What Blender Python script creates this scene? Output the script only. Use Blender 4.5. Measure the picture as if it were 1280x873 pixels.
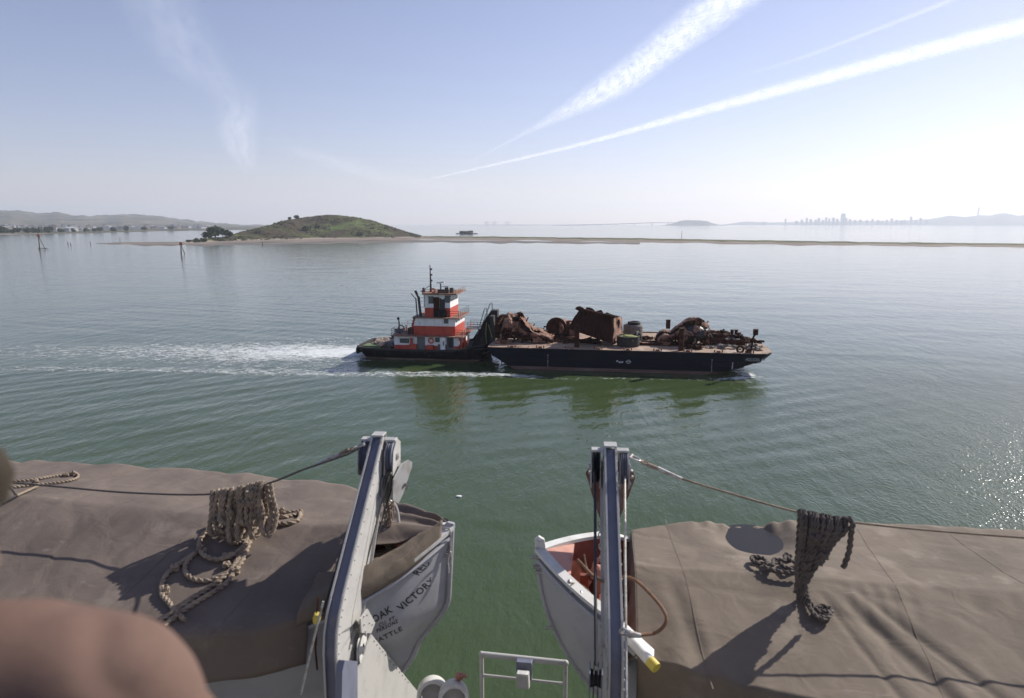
import bpy, bmesh, math, random
from math import sin, cos, tan, radians, pi, exp, sqrt, hypot, atan2
from mathutils import Vector, Matrix, noise as mnoise
random.seed(7)
C = bpy.context.scene
for o in list(bpy.data.objects): bpy.data.objects.remove(o)
# ------------------------------------------------------------------ camera, world, sun, exposure
# frame: X along the ship, Y outward from her side, Z up, water at z = 0
YAW, PITCH, EYE, FPX = radians(8.3), radians(10.4), 20.0, 853.33
cam = bpy.data.cameras.new('camera'); camo = bpy.data.objects.new('camera', cam); C.collection.objects.link(camo)
camo.location = (0, 0, EYE); camo.rotation_euler = (pi/2-PITCH, 0, YAW)
cam.lens = 24; cam.sensor_width = 36; cam.clip_start = .05; cam.clip_end = 400000
cam.dof.use_dof = True; cam.dof.focus_distance = 18; cam.dof.aperture_fstop = 2.5
C.camera = camo
SUN_AZ, SUN_EL = radians(45.5), radians(33)          # azimuth from +Y towards +X
w = bpy.data.worlds.new('World'); C.world = w; w.use_nodes = True
nt = w.node_tree; bg = nt.nodes['Background']
sky = nt.nodes.new('ShaderNodeTexSky'); sky.sky_type = 'NISHITA'; sky.sun_disc = False
sky.sun_elevation = SUN_EL; sky.sun_rotation = SUN_AZ
sky.air_density = 1.0; sky.dust_density = .3; sky.ozone_density = 3.0; sky.altitude = 20
wb = nt.nodes.new('ShaderNodeMix'); wb.data_type = 'RGBA'; wb.blend_type = 'MULTIPLY'; wb.inputs['Factor'].default_value = 1; wb.inputs[7].default_value = (1.17, .95, 1.05, 1)   # white balance of the daylight
nt.links.new(sky.outputs[0], wb.inputs[6]); hs = nt.nodes.new('ShaderNodeHueSaturation'); hs.inputs['Saturation'].default_value = .88; nt.links.new(wb.outputs[2], hs.inputs['Color']); nt.links.new(hs.outputs[0], bg.inputs[0]); bg.inputs[1].default_value = .088
sl = bpy.data.lights.new('sun', 'SUN'); sl.energy = 4.5; sl.angle = radians(.5); sl.color = (1, .95, .87)
so = bpy.data.objects.new('sun', sl); C.collection.objects.link(so)
so.rotation_euler = Vector((-sin(SUN_AZ)*cos(SUN_EL), -cos(SUN_AZ)*cos(SUN_EL), -sin(SUN_EL))).to_track_quat('-Z', 'Y').to_euler()
C.view_settings.view_transform = 'Standard'; C.view_settings.look = 'None'; C.view_settings.gamma = 1
C.view_settings.use_curve_mapping = False; C.view_settings.exposure = .42
C.cycles.max_bounces = 8; C.cycles.volume_bounces = 2; C.cycles.transparent_max_bounces = 16
# ------------------------------------------------------------------ surveying: a sight line of the photograph met with a real plane
_r = Vector((cos(YAW), sin(YAW), 0)); _h = Vector((-sin(YAW), cos(YAW), 0))
_f = _h*cos(PITCH)+Vector((0, 0, -sin(PITCH))); _u = _h*sin(PITCH)+Vector((0, 0, cos(PITCH)))
def sight(x, y): return _f+_r*((x-640)/FPX)-_u*((y-436.5)/FPX)
def at(x, y, z=None, Y=None, R=None):
    d = sight(x, y)
    if z is not None: t = (z-EYE)/d.z
    elif Y is not None: t = Y/d.y
    else: t = R/hypot(d.x, d.y)
    return Vector((0, 0, EYE))+d*t
# ------------------------------------------------------------------ tags and mesh helpers
def tag(o, label=None, cat=None, group=None, kind=None):
    if label: o['label'] = label
    if cat: o['category'] = cat
    if group: o['group'] = group
    if kind: o['kind'] = kind
    return o
def empty(name, loc=(0, 0, 0), rz=0):
    o = bpy.data.objects.new(name, None); C.collection.objects.link(o); o.location = loc; o.rotation_euler.z = rz
    o.empty_display_size = .1; return o
def copy_tree(o, parent=None):
    c = o.copy(); C.collection.objects.link(c)
    if parent: c.parent = parent
    for ch in o.children: copy_tree(ch, c)
    return c
class MB:
    def __init__(s): s.v = []; s.f = []; s.m = []; s.cur = 0
    def add(s, vs, fs):
        b = len(s.v); s.v += [tuple(v) for v in vs]
        for f in fs: s.f.append([b+i for i in f]); s.m.append(s.cur)
        return s
    def box(s, a, b, M=None):
        vs = [Vector((x, y, z)) for z in (a[2], b[2]) for y in (a[1], b[1]) for x in (a[0], b[0])]
        if M: vs = [M @ v for v in vs]
        return s.add(vs, [(0, 2, 3, 1), (4, 5, 7, 6), (0, 1, 5, 4), (2, 6, 7, 3), (0, 4, 6, 2), (1, 3, 7, 5)])
    def cbox(s, c, d, M=None):
        return s.box((c[0]-d[0]/2, c[1]-d[1]/2, c[2]-d[2]/2), (c[0]+d[0]/2, c[1]+d[1]/2, c[2]+d[2]/2), M)
    def bar(s, p, q, w_, h_, up=(0, 0, 1)):
        p, q = Vector(p), Vector(q); d = (q-p); L = d.length
        if L < 1e-6: return s
        d /= L; u_ = Vector(up); x = d.cross(u_)
        if x.length < 1e-4: x = d.cross(Vector((1, 0, 0)))
        x.normalize(); y = x.cross(d)
        vs = [pt+x*(a*w_/2)+y*(b*h_/2) for pt in (p, q) for b in (-1, 1) for a in (-1, 1)]
        return s.add(vs, [(0, 2, 3, 1), (4, 5, 7, 6), (0, 1, 5, 4), (2, 6, 7, 3), (0, 4, 6, 2), (1, 3, 7, 5)])
    def prism(s, pts, off):           # planar polygon swept by a vector
        n = len(pts); off = Vector(off)
        vs = [Vector(p) for p in pts]+[Vector(p)+off for p in pts]
        return s.add(vs, [tuple(range(n))[::-1], tuple(range(n, 2*n))]+[(i, (i+1) % n, n+(i+1) % n, n+i) for i in range(n)])
    def tube(s, pts, r, n=8, closed=False, cap=True, lay=0, tw=0):
        pts = [Vector(p) for p in pts]; N = len(pts); rs = r if isinstance(r, (list, tuple)) else [r]*N
        vs = []; prev = None; dist = 0
        for i, p in enumerate(pts):
            if closed: t = pts[(i+1) % N]-pts[i-1]
            else: t = pts[min(i+1, N-1)]-pts[max(i-1, 0)]
            if t.length < 1e-9: t = Vector((0, 0, 1))
            t.normalize()
            if prev is None:
                a = Vector((0, 0, 1)) if abs(t.z) < .9 else Vector((1, 0, 0)); x = t.cross(a).normalized()
            else:
                x = prev-t*prev.dot(t)
                x = x.normalized() if x.length > 1e-6 else t.orthogonal().normalized()
            prev = x; y = t.cross(x)
            if i: dist += (pts[i]-pts[i-1]).length
            for k in range(n):
                th = 2*pi*k/n; rr = rs[i]
                if lay: rr *= 1+lay*cos(3*(th-tw*dist))
                vs.append(p+x*(cos(th)*rr)+y*(sin(th)*rr))
        fs = []
        for i in range(N if closed else N-1):
            j = (i+1) % N
            for k in range(n):
                l = (k+1) % n; fs.append((i*n+k, i*n+l, j*n+l, j*n+k))
        if cap and not closed: fs += [tuple(range(n))[::-1], tuple(range((N-1)*n, N*n))]
        return s.add(vs, fs)
    def rope(s, pts, r):
        q = spline(pts, r*.55); return s.tube(q, r*.93, 9, lay=.27, tw=1/(r*1.25))
    def cyl(s, p, q, r, n=12, r2=None): return s.tube([p, q], [r, r if r2 is None else r2], n)
    def lathe(s, prof, c, ax=(0, 0, 1), n=20):
        ax = Vector(ax).normalized(); x = ax.orthogonal().normalized(); y = ax.cross(x); c = Vector(c); vs = []; P = len(prof)
        for k in range(n):
            th = 2*pi*k/n; d = x*cos(th)+y*sin(th)
            vs += [c+d*a+ax*b for a, b in prof]
        fs = [(k*P+i, k*P+i+1, ((k+1) % n)*P+i+1, ((k+1) % n)*P+i) for k in range(n) for i in range(P-1)]
        return s.add(vs, fs)
    def torus(s, c, ax, R, r, n=24, m=8):
        return s.lathe([(R+r*cos(2*pi*i/m), r*sin(2*pi*i/m)) for i in range(m+1)], c, ax, n)
    def ball(s, c, r, n=8, sc=(1, 1, 1), jit=0):
        vs = []; fs = []; m = n*2
        for i in range(n+1):
            for k in range(m):
                a = pi*i/n; b = 2*pi*k/m; d = Vector((sin(a)*cos(b), sin(a)*sin(b), cos(a)))
                j = 1+jit*mnoise.noise(d*1.7+Vector(c)*3.1) if jit else 1
                vs.append(Vector(c)+Vector((d.x*sc[0], d.y*sc[1], d.z*sc[2]))*r*j)
        for i in range(n):
            for k in range(m): fs.append((i*m+k, (i+1)*m+k, (i+1)*m+(k+1) % m, i*m+(k+1) % m))
        return s.add(vs, fs)
    def build(s, name, mats, parent=None, smooth=False, bevel=0, uv=None, origin=None):
        me = bpy.data.meshes.new(name); V = s.v
        if origin is not None: V = [(a-origin[0], b-origin[1], c-origin[2]) for a, b, c in V]
        me.from_pydata(V, [], s.f)
        mats = mats if isinstance(mats, (list, tuple)) else [mats]
        for m_ in mats: me.materials.append(m_)
        me.polygons.foreach_set('material_index', s.m)
        bm = bmesh.new(); bm.from_mesh(me); bmesh.ops.remove_doubles(bm, verts=bm.verts, dist=1e-5)
        bmesh.ops.recalc_face_normals(bm, faces=bm.faces)
        if bevel:
            es = [e for e in bm.edges if len(e.link_faces) == 2 and e.calc_face_angle(0) > .6]
            bmesh.ops.bevel(bm, geom=es, offset=bevel, segments=1, affect='EDGES', clamp_overlap=True)
        bm.to_mesh(me); bm.free()
        if smooth:
            me.polygons.foreach_set('use_smooth', [True]*len(me.polygons))
            try: me.set_sharp_from_angle(angle=radians(40))
            except Exception: pass
        o = bpy.data.objects.new(name, me); C.collection.objects.link(o)
        if parent is not None: o.parent = parent
        if origin is not None: o.location = origin
        return o
def spline(P, step):
    P = [Vector(p) for p in P]; out = []
    Q = [P[0]*2-P[1]]+P+[P[-1]*2-P[-2]]
    for i in range(1, len(Q)-2):
        a, b, c, d = Q[i-1:i+3]; n = max(2, int((c-b).length/step))
        for k in range(n):
            t = k/n
            out.append(.5*((2*b)+(c-a)*t+(2*a-5*b+4*c-d)*t*t+(-a+3*b-3*c+d)*t*t*t))
    out.append(P[-1]); return out
def lerp(a, b, t): return a+(b-a)*t
def sm(a, b, x):
    t = max(0, min(1, (x-a)/(b-a))); return t*t*(3-2*t)
def interp(xs, ys, x):
    if x <= xs[0]: return ys[0]
    for i in range(len(xs)-1):
        if x <= xs[i+1]: return lerp(ys[i], ys[i+1], (x-xs[i])/(xs[i+1]-xs[i]))
    return ys[-1]
def nz(x, y, z=0): return mnoise.noise(Vector((x, y, z)))
def rail(mb, pts, h, r, posts=True, bars=2, zup=(0, 0, 1)):
    up = Vector(zup); pts = [Vector(p) for p in pts]
    for i in range(len(pts)-1):
        for k in range(bars): mb.cyl(pts[i]+up*(h*(k+1)/bars), pts[i+1]+up*(h*(k+1)/bars), r, 6)
    for p in pts: mb.cyl(p, p+up*h, r, 6)
# ------------------------------------------------------------------ materials
def mat(name, col, rough=.6, col2=None, scale=3, amt=.5, bump=0, bscale=None, metal=0, spec=.5, detail=6, col3=None, amt3=.35, scale3=None, sx=(1, 1, 1), rvar=0, transl=0):
    m = bpy.data.materials.new(name); m.use_nodes = True; t = m.node_tree; b = t.nodes['Principled BSDF']
    b.inputs['Roughness'].default_value = rough; b.inputs['Metallic'].default_value = metal
    b.inputs['Specular IOR Level'].default_value = spec
    tc = t.nodes.new('ShaderNodeTexCoord'); mp = t.nodes.new('ShaderNodeMapping'); mp.inputs['Scale'].default_value = sx
    t.links.new(tc.outputs['Object'], mp.inputs[0])
    src = None
    rgb = t.nodes.new('ShaderNodeRGB'); rgb.outputs[0].default_value = (*col, 1); src = rgb.outputs[0]
    def layer(src, c, sc, lo, hi, dt=detail, off=0):
        n = t.nodes.new('ShaderNodeTexNoise'); n.inputs['Scale'].default_value = sc; n.inputs['Detail'].default_value = dt; n.inputs['Roughness'].default_value = .62
        n.noise_dimensions = '4D'; n.inputs['W'].default_value = off
        t.links.new(mp.outputs[0], n.inputs['Vector'])
        r = t.nodes.new('ShaderNodeMapRange'); r.inputs['From Min'].default_value = lo; r.inputs['From Max'].default_value = hi
        t.links.new(n.outputs['Fac'], r.inputs['Value'])
        mx = t.nodes.new('ShaderNodeMix'); mx.data_type = 'RGBA'; t.links.new(r.outputs[0], mx.inputs['Factor'])
        t.links.new(src, mx.inputs[6]); mx.inputs[7].default_value = (*c, 1)
        return mx.outputs[2], r.outputs[0]
    if col2: src, fac = layer(src, col2, scale, .72-amt*.5, .85-amt*.35)
    if col3: src, fac3 = layer(src, col3, scale3 or scale*2.3, .75-amt3*.5, .8-amt3*.4, off=7)
    t.links.new(src, b.inputs['Base Color'])
    if bump:
        n = t.nodes.new('ShaderNodeTexNoise'); n.inputs['Scale'].default_value = bscale or scale*3; n.inputs['Detail'].default_value = 5
        t.links.new(mp.outputs[0], n.inputs['Vector'])
        bp = t.nodes.new('ShaderNodeBump'); bp.inputs['Strength'].default_value = 1; bp.inputs['Distance'].default_value = bump
        t.links.new(n.outputs['Fac'], bp.inputs['Height']); t.links.new(bp.outputs[0], b.inputs['Normal'])
    return m
M = {}
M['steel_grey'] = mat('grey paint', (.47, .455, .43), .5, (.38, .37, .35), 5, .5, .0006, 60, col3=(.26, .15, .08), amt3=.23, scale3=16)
M['blue_web_shade'] = mat('blue grey paint with web shade', (.17, .18, .24), .5, (.13, .14, .19), 6, .5, .0006, 60)  # dark blue puts the channel's shade into the davit webs; also on fittings
M['hull_grey'] = mat('lifeboat grey paint', (.40, .40, .42), .42, (.33, .33, .35), 3, .5, .001, 12, col3=(.27, .20, .15), amt3=.2, scale3=9)
M['hull_white'] = mat('gunwale white', (.66, .65, .62), .5, (.5, .48, .44), 6, .5, .001, 30, col3=(.35, .2, .1), amt3=.15, scale3=16)
M['oxide'] = mat('red oxide', (.30, .085, .05), .6, (.19, .05, .03), 7, .5, .001, 30)
M['oxide_pink'] = mat('faded red oxide', (.50, .24, .18), .6, (.36, .14, .1), 7, .5, .001, 30)
M['black'] = mat('black paint', (.02, .021, .024), .5, (.035, .03, .03), 3, .5)
M['rubber'] = mat('rubber', (.022, .022, .022), .8, (.05, .045, .04), 8, .5, .01, 12)
M['wire'] = mat('greased wire', (.07, .062, .055), .55, (.13, .10, .08), 40, .5, .001, 300)
M['galv'] = mat('galvanised', (.45, .44, .42), .45, (.25, .2, .16), 30, .5, .0008, 120, metal=.5)
M['rope'] = mat('manila rope', (.30, .235, .175), .85, (.14, .105, .08), 9, .5, .0015, 260, col3=(.38, .32, .25), amt3=.3, scale3=30)
M['rope_backlit'] = mat('backlit rope', (.12, .098, .082), .85, (.065, .052, .045), 9, .5, .0015, 260, col3=(.2, .165, .13), amt3=.25, scale3=30)  # rope colour darkened to paint the right coil as backlit
M['brass'] = mat('yellow paint', (.62, .48, .08), .5, (.4, .3, .06), 12, .4)
M['wood'] = mat('weathered wood', (.26, .20, .14), .8, (.12, .09, .06), 6, .5, .003, 20, sx=(1, 6, 6))
M['letter'] = mat('black stencil', (.03, .03, .035), .6, (.10, .10, .11), 60, .45)
M['letter_white'] = mat('white lettering', (.62, .62, .62), .6, (.3, .3, .32), 2, .5)
M['rust'] = mat('rust', (.062, .022, .013), .9, (.028, .012, .008), 1.2, .5, .05, 3, col3=(.15, .068, .04), amt3=.35, scale3=2.6, spec=.15)
M['rust_light'] = mat('dusty and sunlit rust', (.29, .155, .105), .9, (.09, .036, .022), 1.0, .5, .05, 3, col3=(.34, .22, .16), amt3=.35, scale3=2)
M['rust_plate'] = mat('rusty plate', (.055, .018, .012), .85, (.03, .012, .010), .7, .5, .04, 2, spec=.15, col3=(.13, .05, .035), amt3=.3, scale3=.9, sx=(1, 1, .35))
M['barge_hull'] = mat('blue black hull paint', (.010, .011, .020), .6, (.022, .018, .022), .5, .45, .02, .6, col3=(.10, .06, .045), amt3=.12, scale3=.9, sx=(.35, .35, 1.2), spec=.12)
M['boot'] = mat('boot topping', (.12, .062, .05), .7, (.19, .14, .12), .8, .5, .01, 3, col3=(.05, .04, .035), amt3=.3, scale3=1, sx=(.25, 1, 1.5))
M['deck_tan'] = mat('dirty barge deck', (.36, .25, .175), .9, (.24, .155, .11), .35, .55, .02, 3, col3=(.47, .40, .33), amt3=.4, scale3=.8)
M['tug_red'] = mat('red paint', (.48, .065, .035), .5, (.34, .04, .026), .9, .5, .01, 3, col3=(.13, .045, .03), amt3=.3, scale3=2.4, sx=(1.6, 1.6, .5))
M['tug_white'] = mat('white paint', (.82, .81, .80), .5, (.62, .61, .60), .9, .5, .01, 3, col3=(.36, .22, .14), amt3=.24, scale3=2.6, sx=(2, 2, .4))
M['tug_grey'] = mat('grey door paint', (.14, .15, .16), .6, (.09, .09, .10), 1, .5)
M['tug_deck'] = mat('deck paint', (.26, .13, .09), .9, (.40, .27, .2), 1.2, .5, .01, 4)
M['hull_black'] = mat('tug black', (.01, .01, .012), .65, (.06, .04, .035), 1.1, .4, .02, 2, spec=.15)
M['glass'] = mat('window glass', (.03, .05, .055), .08, spec=.8)
M['orange'] = mat('orange cloth', (.55, .13, .03), .85, (.4, .09, .03), 9, .4)
M['skin'] = mat('skin', (.45, .27, .2), .6)
M['jeans'] = mat('dark cloth', (.03, .035, .05), .9)
M['net'] = mat('tan netting', (.46, .36, .28), .95, (.3, .2, .15), 3, .5, .05, 8)
M['green'] = mat('green paint', (.11, .17, .07), .8, (.2, .2, .12), 2, .5)
M['moss'] = mat('yellow green scrap', (.30, .32, .10), .9, (.14, .14, .07), 4, .5, .03, 9)
M['tile'] = mat('weathered grey', (.2, .18, .16), .9, (.09, .075, .065), 2, .5, .03, 6)
M['dayboard'] = mat('red dayboard', (.62, .13, .07), .6)
M['pile'] = mat('timber pile', (.075, .06, .05), .9, (.15, .13, .12), 1, .5)
M['bldg'] = mat('pale wall', (.72, .70, .67), .8, (.6, .58, .55), .05, .5)
M['bldg2'] = mat('tan wall', (.42, .34, .28), .8, (.5, .45, .4), .05, .5)
M['bldg3'] = mat('grey wall', (.30, .31, .34), .8)
M['roof'] = mat('roofing', (.28, .25, .24), .8)
M['leaf'] = mat('dark leaves', (.035, .055, .022), .8, (.06, .085, .03), .8, .5)
M['leaf2'] = mat('bush leaves', (.065, .085, .035), .8, (.12, .11, .05), .8, .5)
M['bark'] = mat('bark', (.09, .07, .05), .9)
M['coat'] = mat('brown canvas coat', (.15, .095, .075), .9, (.11, .07, .055), 9, .5, .004, 14, spec=.2)
M['hair'] = mat('auburn hair', (.16, .06, .025), .7, (.07, .03, .015), 30, .5, sx=(1, 1, .2))
M['knit'] = mat('yellow knit', (.03, .022, .012), .9, (.30, .19, .02), 16, .30)

def tarp_mat(name, base, dark, light):
    m = mat(name, base, .88, dark, 1.3, .5, .0016, 900, col3=light, amt3=.35, scale3=2.6, spec=.25)
    t = m.node_tree; b = t.nodes['Principled BSDF']; src = b.inputs['Base Color'].links[0].from_socket
    tc = t.nodes.new('ShaderNodeTexCoord')
    # faint chalk scuffs
    n = t.nodes.new('ShaderNodeTexNoise'); n.inputs['Scale'].default_value = 7; n.inputs['Detail'].default_value = 8; n.inputs['Distortion'].default_value = 1.5
    mp = t.nodes.new('ShaderNodeMapping'); mp.inputs['Scale'].default_value = (.5, 1.6, 1); mp.inputs['Rotation'].default_value = (0, 0, .5)
    t.links.new(tc.outputs['Object'], mp.inputs[0]); t.links.new(mp.outputs[0], n.inputs['Vector'])
    r = t.nodes.new('ShaderNodeMapRange'); r.inputs['From Min'].default_value = .66; r.inputs['From Max'].default_value = .80; r.inputs['To Max'].default_value = .35
    t.links.new(n.outputs['Fac'], r.inputs['Value'])
    mx = t.nodes.new('ShaderNodeMix'); mx.data_type = 'RGBA'; t.links.new(r.outputs[0], mx.inputs['Factor']); t.links.new(src, mx.inputs[6]); mx.inputs[7].default_value = (.42, .37, .33, 1)
    t.links.new(mx.outputs[2], b.inputs['Base Color'])
    # weave + soft creases
    bp = b.inputs['Normal'].links[0].from_node
    n2 = t.nodes.new('ShaderNodeTexNoise'); n2.inputs['Scale'].default_value = 5; n2.inputs['Detail'].default_value = 3; n2.inputs['Distortion'].default_value = .6
    t.links.new(tc.outputs['Object'], n2.inputs['Vector'])
    b2 = t.nodes.new('ShaderNodeBump'); b2.inputs['Distance'].default_value = .02; b2.inputs['Strength'].default_value = .6
    t.links.new(n2.outputs['Fac'], b2.inputs['Height']); t.links.new(bp.outputs[0], b2.inputs['Normal']); t.links.new(b2.outputs[0], b.inputs['Normal'])
    bp.inputs['Distance'].default_value = .0006
    return m
M['tarp_l'] = tarp_mat('canvas cover left', (.168, .134, .112), (.120, .097, .083), (.205, .167, .140))
M['tarp_r'] = tarp_mat('canvas cover right', (.192, .155, .119), (.135, .110, .086), (.235, .195, .152))

def water_mat():
    m = bpy.data.materials.new('bay water'); m.use_nodes = True; t = m.node_tree; b = t.nodes['Principled BSDF']
    b.inputs['Base Color'].default_value = (.052, .078, .031, 1); b.inputs['Roughness'].default_value = .07; b.inputs['IOR'].default_value = 1.333
    tc = t.nodes.new('ShaderNodeTexCoord'); nrm = None
    def lay(scale, rot, sx, dist, det, prev, typ='noise', rough=.5):
        mp = t.nodes.new('ShaderNodeMapping'); mp.inputs['Rotation'].default_value = (0, 0, rot); mp.inputs['Scale'].default_value = sx
        t.links.new(tc.outputs['Object'], mp.inputs[0])
        n = t.nodes.new('ShaderNodeTexNoise'); n.inputs['Scale'].default_value = scale; n.inputs['Detail'].default_value = det; n.inputs['Roughness'].default_value = rough; n.inputs['Distortion'].default_value = .3
        t.links.new(mp.outputs[0], n.inputs['Vector'])
        bp = t.nodes.new('ShaderNodeBump'); bp.inputs['Strength'].default_value = 1; bp.inputs['Distance'].default_value = dist
        if 'Filter Width' in bp.inputs: bp.inputs['Filter Width'].default_value = .1
        t.links.new(n.outputs['Fac'], bp.inputs['Height'])
        if prev: t.links.new(prev, bp.inputs['Normal'])
        return bp.outputs[0]
    nrm = lay(.05, .5, (1, 1.6, 1), .28, 2, None)
    nrm = lay(.5, radians(-62), (1, .38, 1), .11, 3, nrm)
    nrm = lay(1.6, radians(-50), (1, .45, 1), .048, 3, nrm)
    nrm = lay(.9, radians(20), (1, .5, 1), .035, 2, nrm)
    nrm = lay(5.5, radians(-55), (1, .5, 1), .12, 2, nrm)
    sx_ = t.nodes.new('ShaderNodeSeparateXYZ'); t.links.new(tc.outputs['Object'], sx_.inputs[0])     # breezier water away to the right
    br_ = t.nodes.new('ShaderNodeMapRange'); br_.inputs['From Min'].default_value = 12; br_.inputs['From Max'].default_value = 34; br_.inputs['To Min'].default_value = .2; t.links.new(sx_.outputs['X'], br_.inputs['Value'])
    t.links.new(br_.outputs[0], nrm.node.inputs['Strength'])
    rg_ = t.nodes.new('ShaderNodeMapRange'); rg_.inputs['From Min'].default_value = 8; rg_.inputs['From Max'].default_value = 30; rg_.inputs['To Min'].default_value = .07; rg_.inputs['To Max'].default_value = .21; t.links.new(sx_.outputs['X'], rg_.inputs['Value']); 
    ry_ = t.nodes.new('ShaderNodeMapRange'); ry_.inputs['From Min'].default_value = 50; ry_.inputs['From Max'].default_value = 120; ry_.inputs['To Min'].default_value = 1; ry_.inputs['To Max'].default_value = .16; t.links.new(sx_.outputs['Y'], ry_.inputs['Value'])
    rm_ = t.nodes.new('ShaderNodeMath'); rm_.operation = 'MULTIPLY'; t.links.new(br_.outputs[0], rm_.inputs[0]); t.links.new(ry_.outputs[0], rm_.inputs[1]); t.links.new(rm_.outputs[0], nrm.node.inputs['Strength'])
    rr_ = t.nodes.new('ShaderNodeMapRange'); rr_.inputs['From Min'].default_value = 70; rr_.inputs['From Max'].default_value = 220; rr_.inputs['To Min'].default_value = 1; rr_.inputs['To Max'].default_value = 0; t.links.new(sx_.outputs['Y'], rr_.inputs['Value'])
    rx_ = t.nodes.new('ShaderNodeMix'); t.links.new(rr_.outputs[0], rx_.inputs['Factor']); rx_.inputs[2].default_value = .07; t.links.new(rg_.outputs[0], rx_.inputs[3]); t.links.new(rx_.outputs[0], b.inputs['Roughness'])
    t.links.new(nrm, b.inputs['Normal'])
    # patches of silt
    n = t.nodes.new('ShaderNodeTexNoise'); n.inputs['Scale'].default_value = .02; n.inputs['Detail'].default_value = 3; t.links.new(tc.outputs['Object'], n.inputs['Vector'])
    mx = t.nodes.new('ShaderNodeMix'); mx.data_type = 'RGBA'; t.links.new(n.outputs['Fac'], mx.inputs['Factor'])
    mx.inputs[6].default_value = (.048, .073, .028, 1); mx.inputs[7].default_value = (.057, .082, .032, 1); t.links.new(mx.outputs[2], b.inputs['Base Color'])
    return m
M['water'] = water_mat()
# ------------------------------------------------------------------ WATER
def axis(lo, hi, st, ends):
    a = [lo+i*st for i in range(int((hi-lo)/st)+1)]; d = st; x = a[-1]; up = []
    while x < ends[1]: d *= 1.35; x += d; up.append(x)
    d = st; x = lo; dn = []
    while x > ends[0]: d *= 1.35; x -= d; dn.append(x)
    return dn[::-1]+a+up
def swell(x, y):
    z = 0
    if -140 < x < 90 and 0 < y < 200:
        e = sm(-140, -110, x)*sm(90, 60, x)*sm(0, 10, y)*sm(200, 170, y)
        # diverging wake waves, near side and far side
        g = nz(x*.03, y*.03)*2.2
        u1 = x*.745-y*.667
        k1 = sm(-14, -34, x)*sm(90, 82, y)*sm(8, 25, y)*(.55+.45*nz(x*.05+3, y*.05))
        z += .030*k1*sin(u1*2*pi/2.9+g)+.034*k1*sin(u1*2*pi/6.1+g*1.4)
        u2 = x*.26+y*.966
        k2 = sm(-20, -50, x)*sm(106, 118, y)*(.5+.5*nz(x*.03, y*.05+9))
        z += .028*k2*sin(u2*2*pi/4.2+g)+.028*k2*sin(u2*2*pi/9+g)
        u3 = x*.5-y*.86                    # wash running out from the barge side
        k3 = sm(-40, -10, x)*sm(45, 15, x)*sm(91, 86, y)*sm(40, 75, y)
        z += .028*k3*sin(u3*2*pi/3.4+g*1.5)
        z *= e
    return z
xs = axis(-142, 92, .62, (-40000, 40000)); ys = axis(4, 200, .62, (-3000, 45000)); nx, ny = len(xs), len(ys)
me = bpy.data.meshes.new('water')
me.from_pydata([(x, y, swell(x, y)) for y in ys for x in xs], [], [(j*nx+i, j*nx+i+1, (j+1)*nx+i+1, (j+1)*nx+i) for j in range(ny-1) for i in range(nx-1)])
me.polygons.foreach_set('use_smooth', [True]*len(me.polygons)); me.materials.append(M['water'])
water = bpy.data.objects.new('water', me); C.collection.objects.link(water); tag(water, kind='structure')
# foam
def foam_density(x, y):
    d = 0
    # churned wake astern
    if x < -33:
        L = -34-x
        near = 85-.092*L; far = 117-.17*L; c = 101-.115*L
        w_ = 4+min(L, 18)*.45
        core = exp(-((y-c-1)/w_)**2)*(.23*exp(-L/26)+.20*exp(-L/120))+.03
        edge = sm(near-1, near+1.2, y)*sm(near+9, near+1.5, y)*.25*exp(-L/200)+.22*sm(far+1, far-1, y)*sm(far-8, far-1, y)*exp(-L/100)
        mid = .205*sm(near, near+4, y)*sm(far, far-4, y)*exp(-L/90)
        d = max(core, edge, mid)*sm(-33, -36.5, x)
        d *= sm(-160, -110, x)
    # breaking line off the near sides
    yl = interp([-60, -34, -24, -15, -6, 0, 8, 14, 19, 21], [83, 86.2, 87.6, 88.6, 87.2, 88.4, 88.6, 89.8, 92.2, 92.6], x)
    wd = interp([-60, -34, -20, -12, 0, 12, 19, 21], [3, 2.8, 2.4, 1.8, .9, 1.1, 1.4, .2], x)
    st = interp([-75, -50, -34, -12, -7, 0, 8, 14, 17, 20.5], [0, .18, .25, .27, .16, .21, .15, .20, .32, .2], x)
    if x < 21: d = max(d, st*exp(-((y-yl)/wd)**2))
    if x < 20 and y < 97 and y > yl: d = max(d, .10*sm(20, 16, x)*sm(-50, -30, x))
    if 15 < x < 20.5: d = max(d, .5*exp(-((x-18.3)/1.2)**2)*exp(-((y-93.5)/1.5)**2))
    # far side sliver
    return d
fx0, fx1, fy0, fy1, fs = -150, 23, 74, 124, .45
nx = int((fx1-fx0)/fs); ny = int((fy1-fy0)/fs); V = []; D = []
for j in range(ny+1):
    for i in range(nx+1):
        x = fx0+i*fs; y = fy0+j*fs; V.append((x, y, swell(x, y)+.04)); D.append(foam_density(x, y))
F = [(j*(nx+1)+i, j*(nx+1)+i+1, (j+1)*(nx+1)+i+1, (j+1)*(nx+1)+i) for j in range(ny) for i in range(nx)]
F = [f for f in F if max(D[k] for k in f) > .02]
me = bpy.data.meshes.new('wake_foam'); me.from_pydata(V, [], F)
at_ = me.attributes.new('foam_amount', 'FLOAT', 'POINT'); at_.data.foreach_set('value', D)
m = bpy.data.materials.new('foam'); m.use_nodes = True; t = m.node_tree; b = t.nodes['Principled BSDF']; b.inputs['Base Color'].default_value = (.72, .75, .74, 1); b.inputs['Roughness'].default_value = .7
tc = t.nodes.new('ShaderNodeTexCoord'); mp = t.nodes.new('ShaderNodeMapping'); mp.inputs['Scale'].default_value = (.7, 1.15, 1); t.links.new(tc.outputs['Object'], mp.inputs[0])
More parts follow.
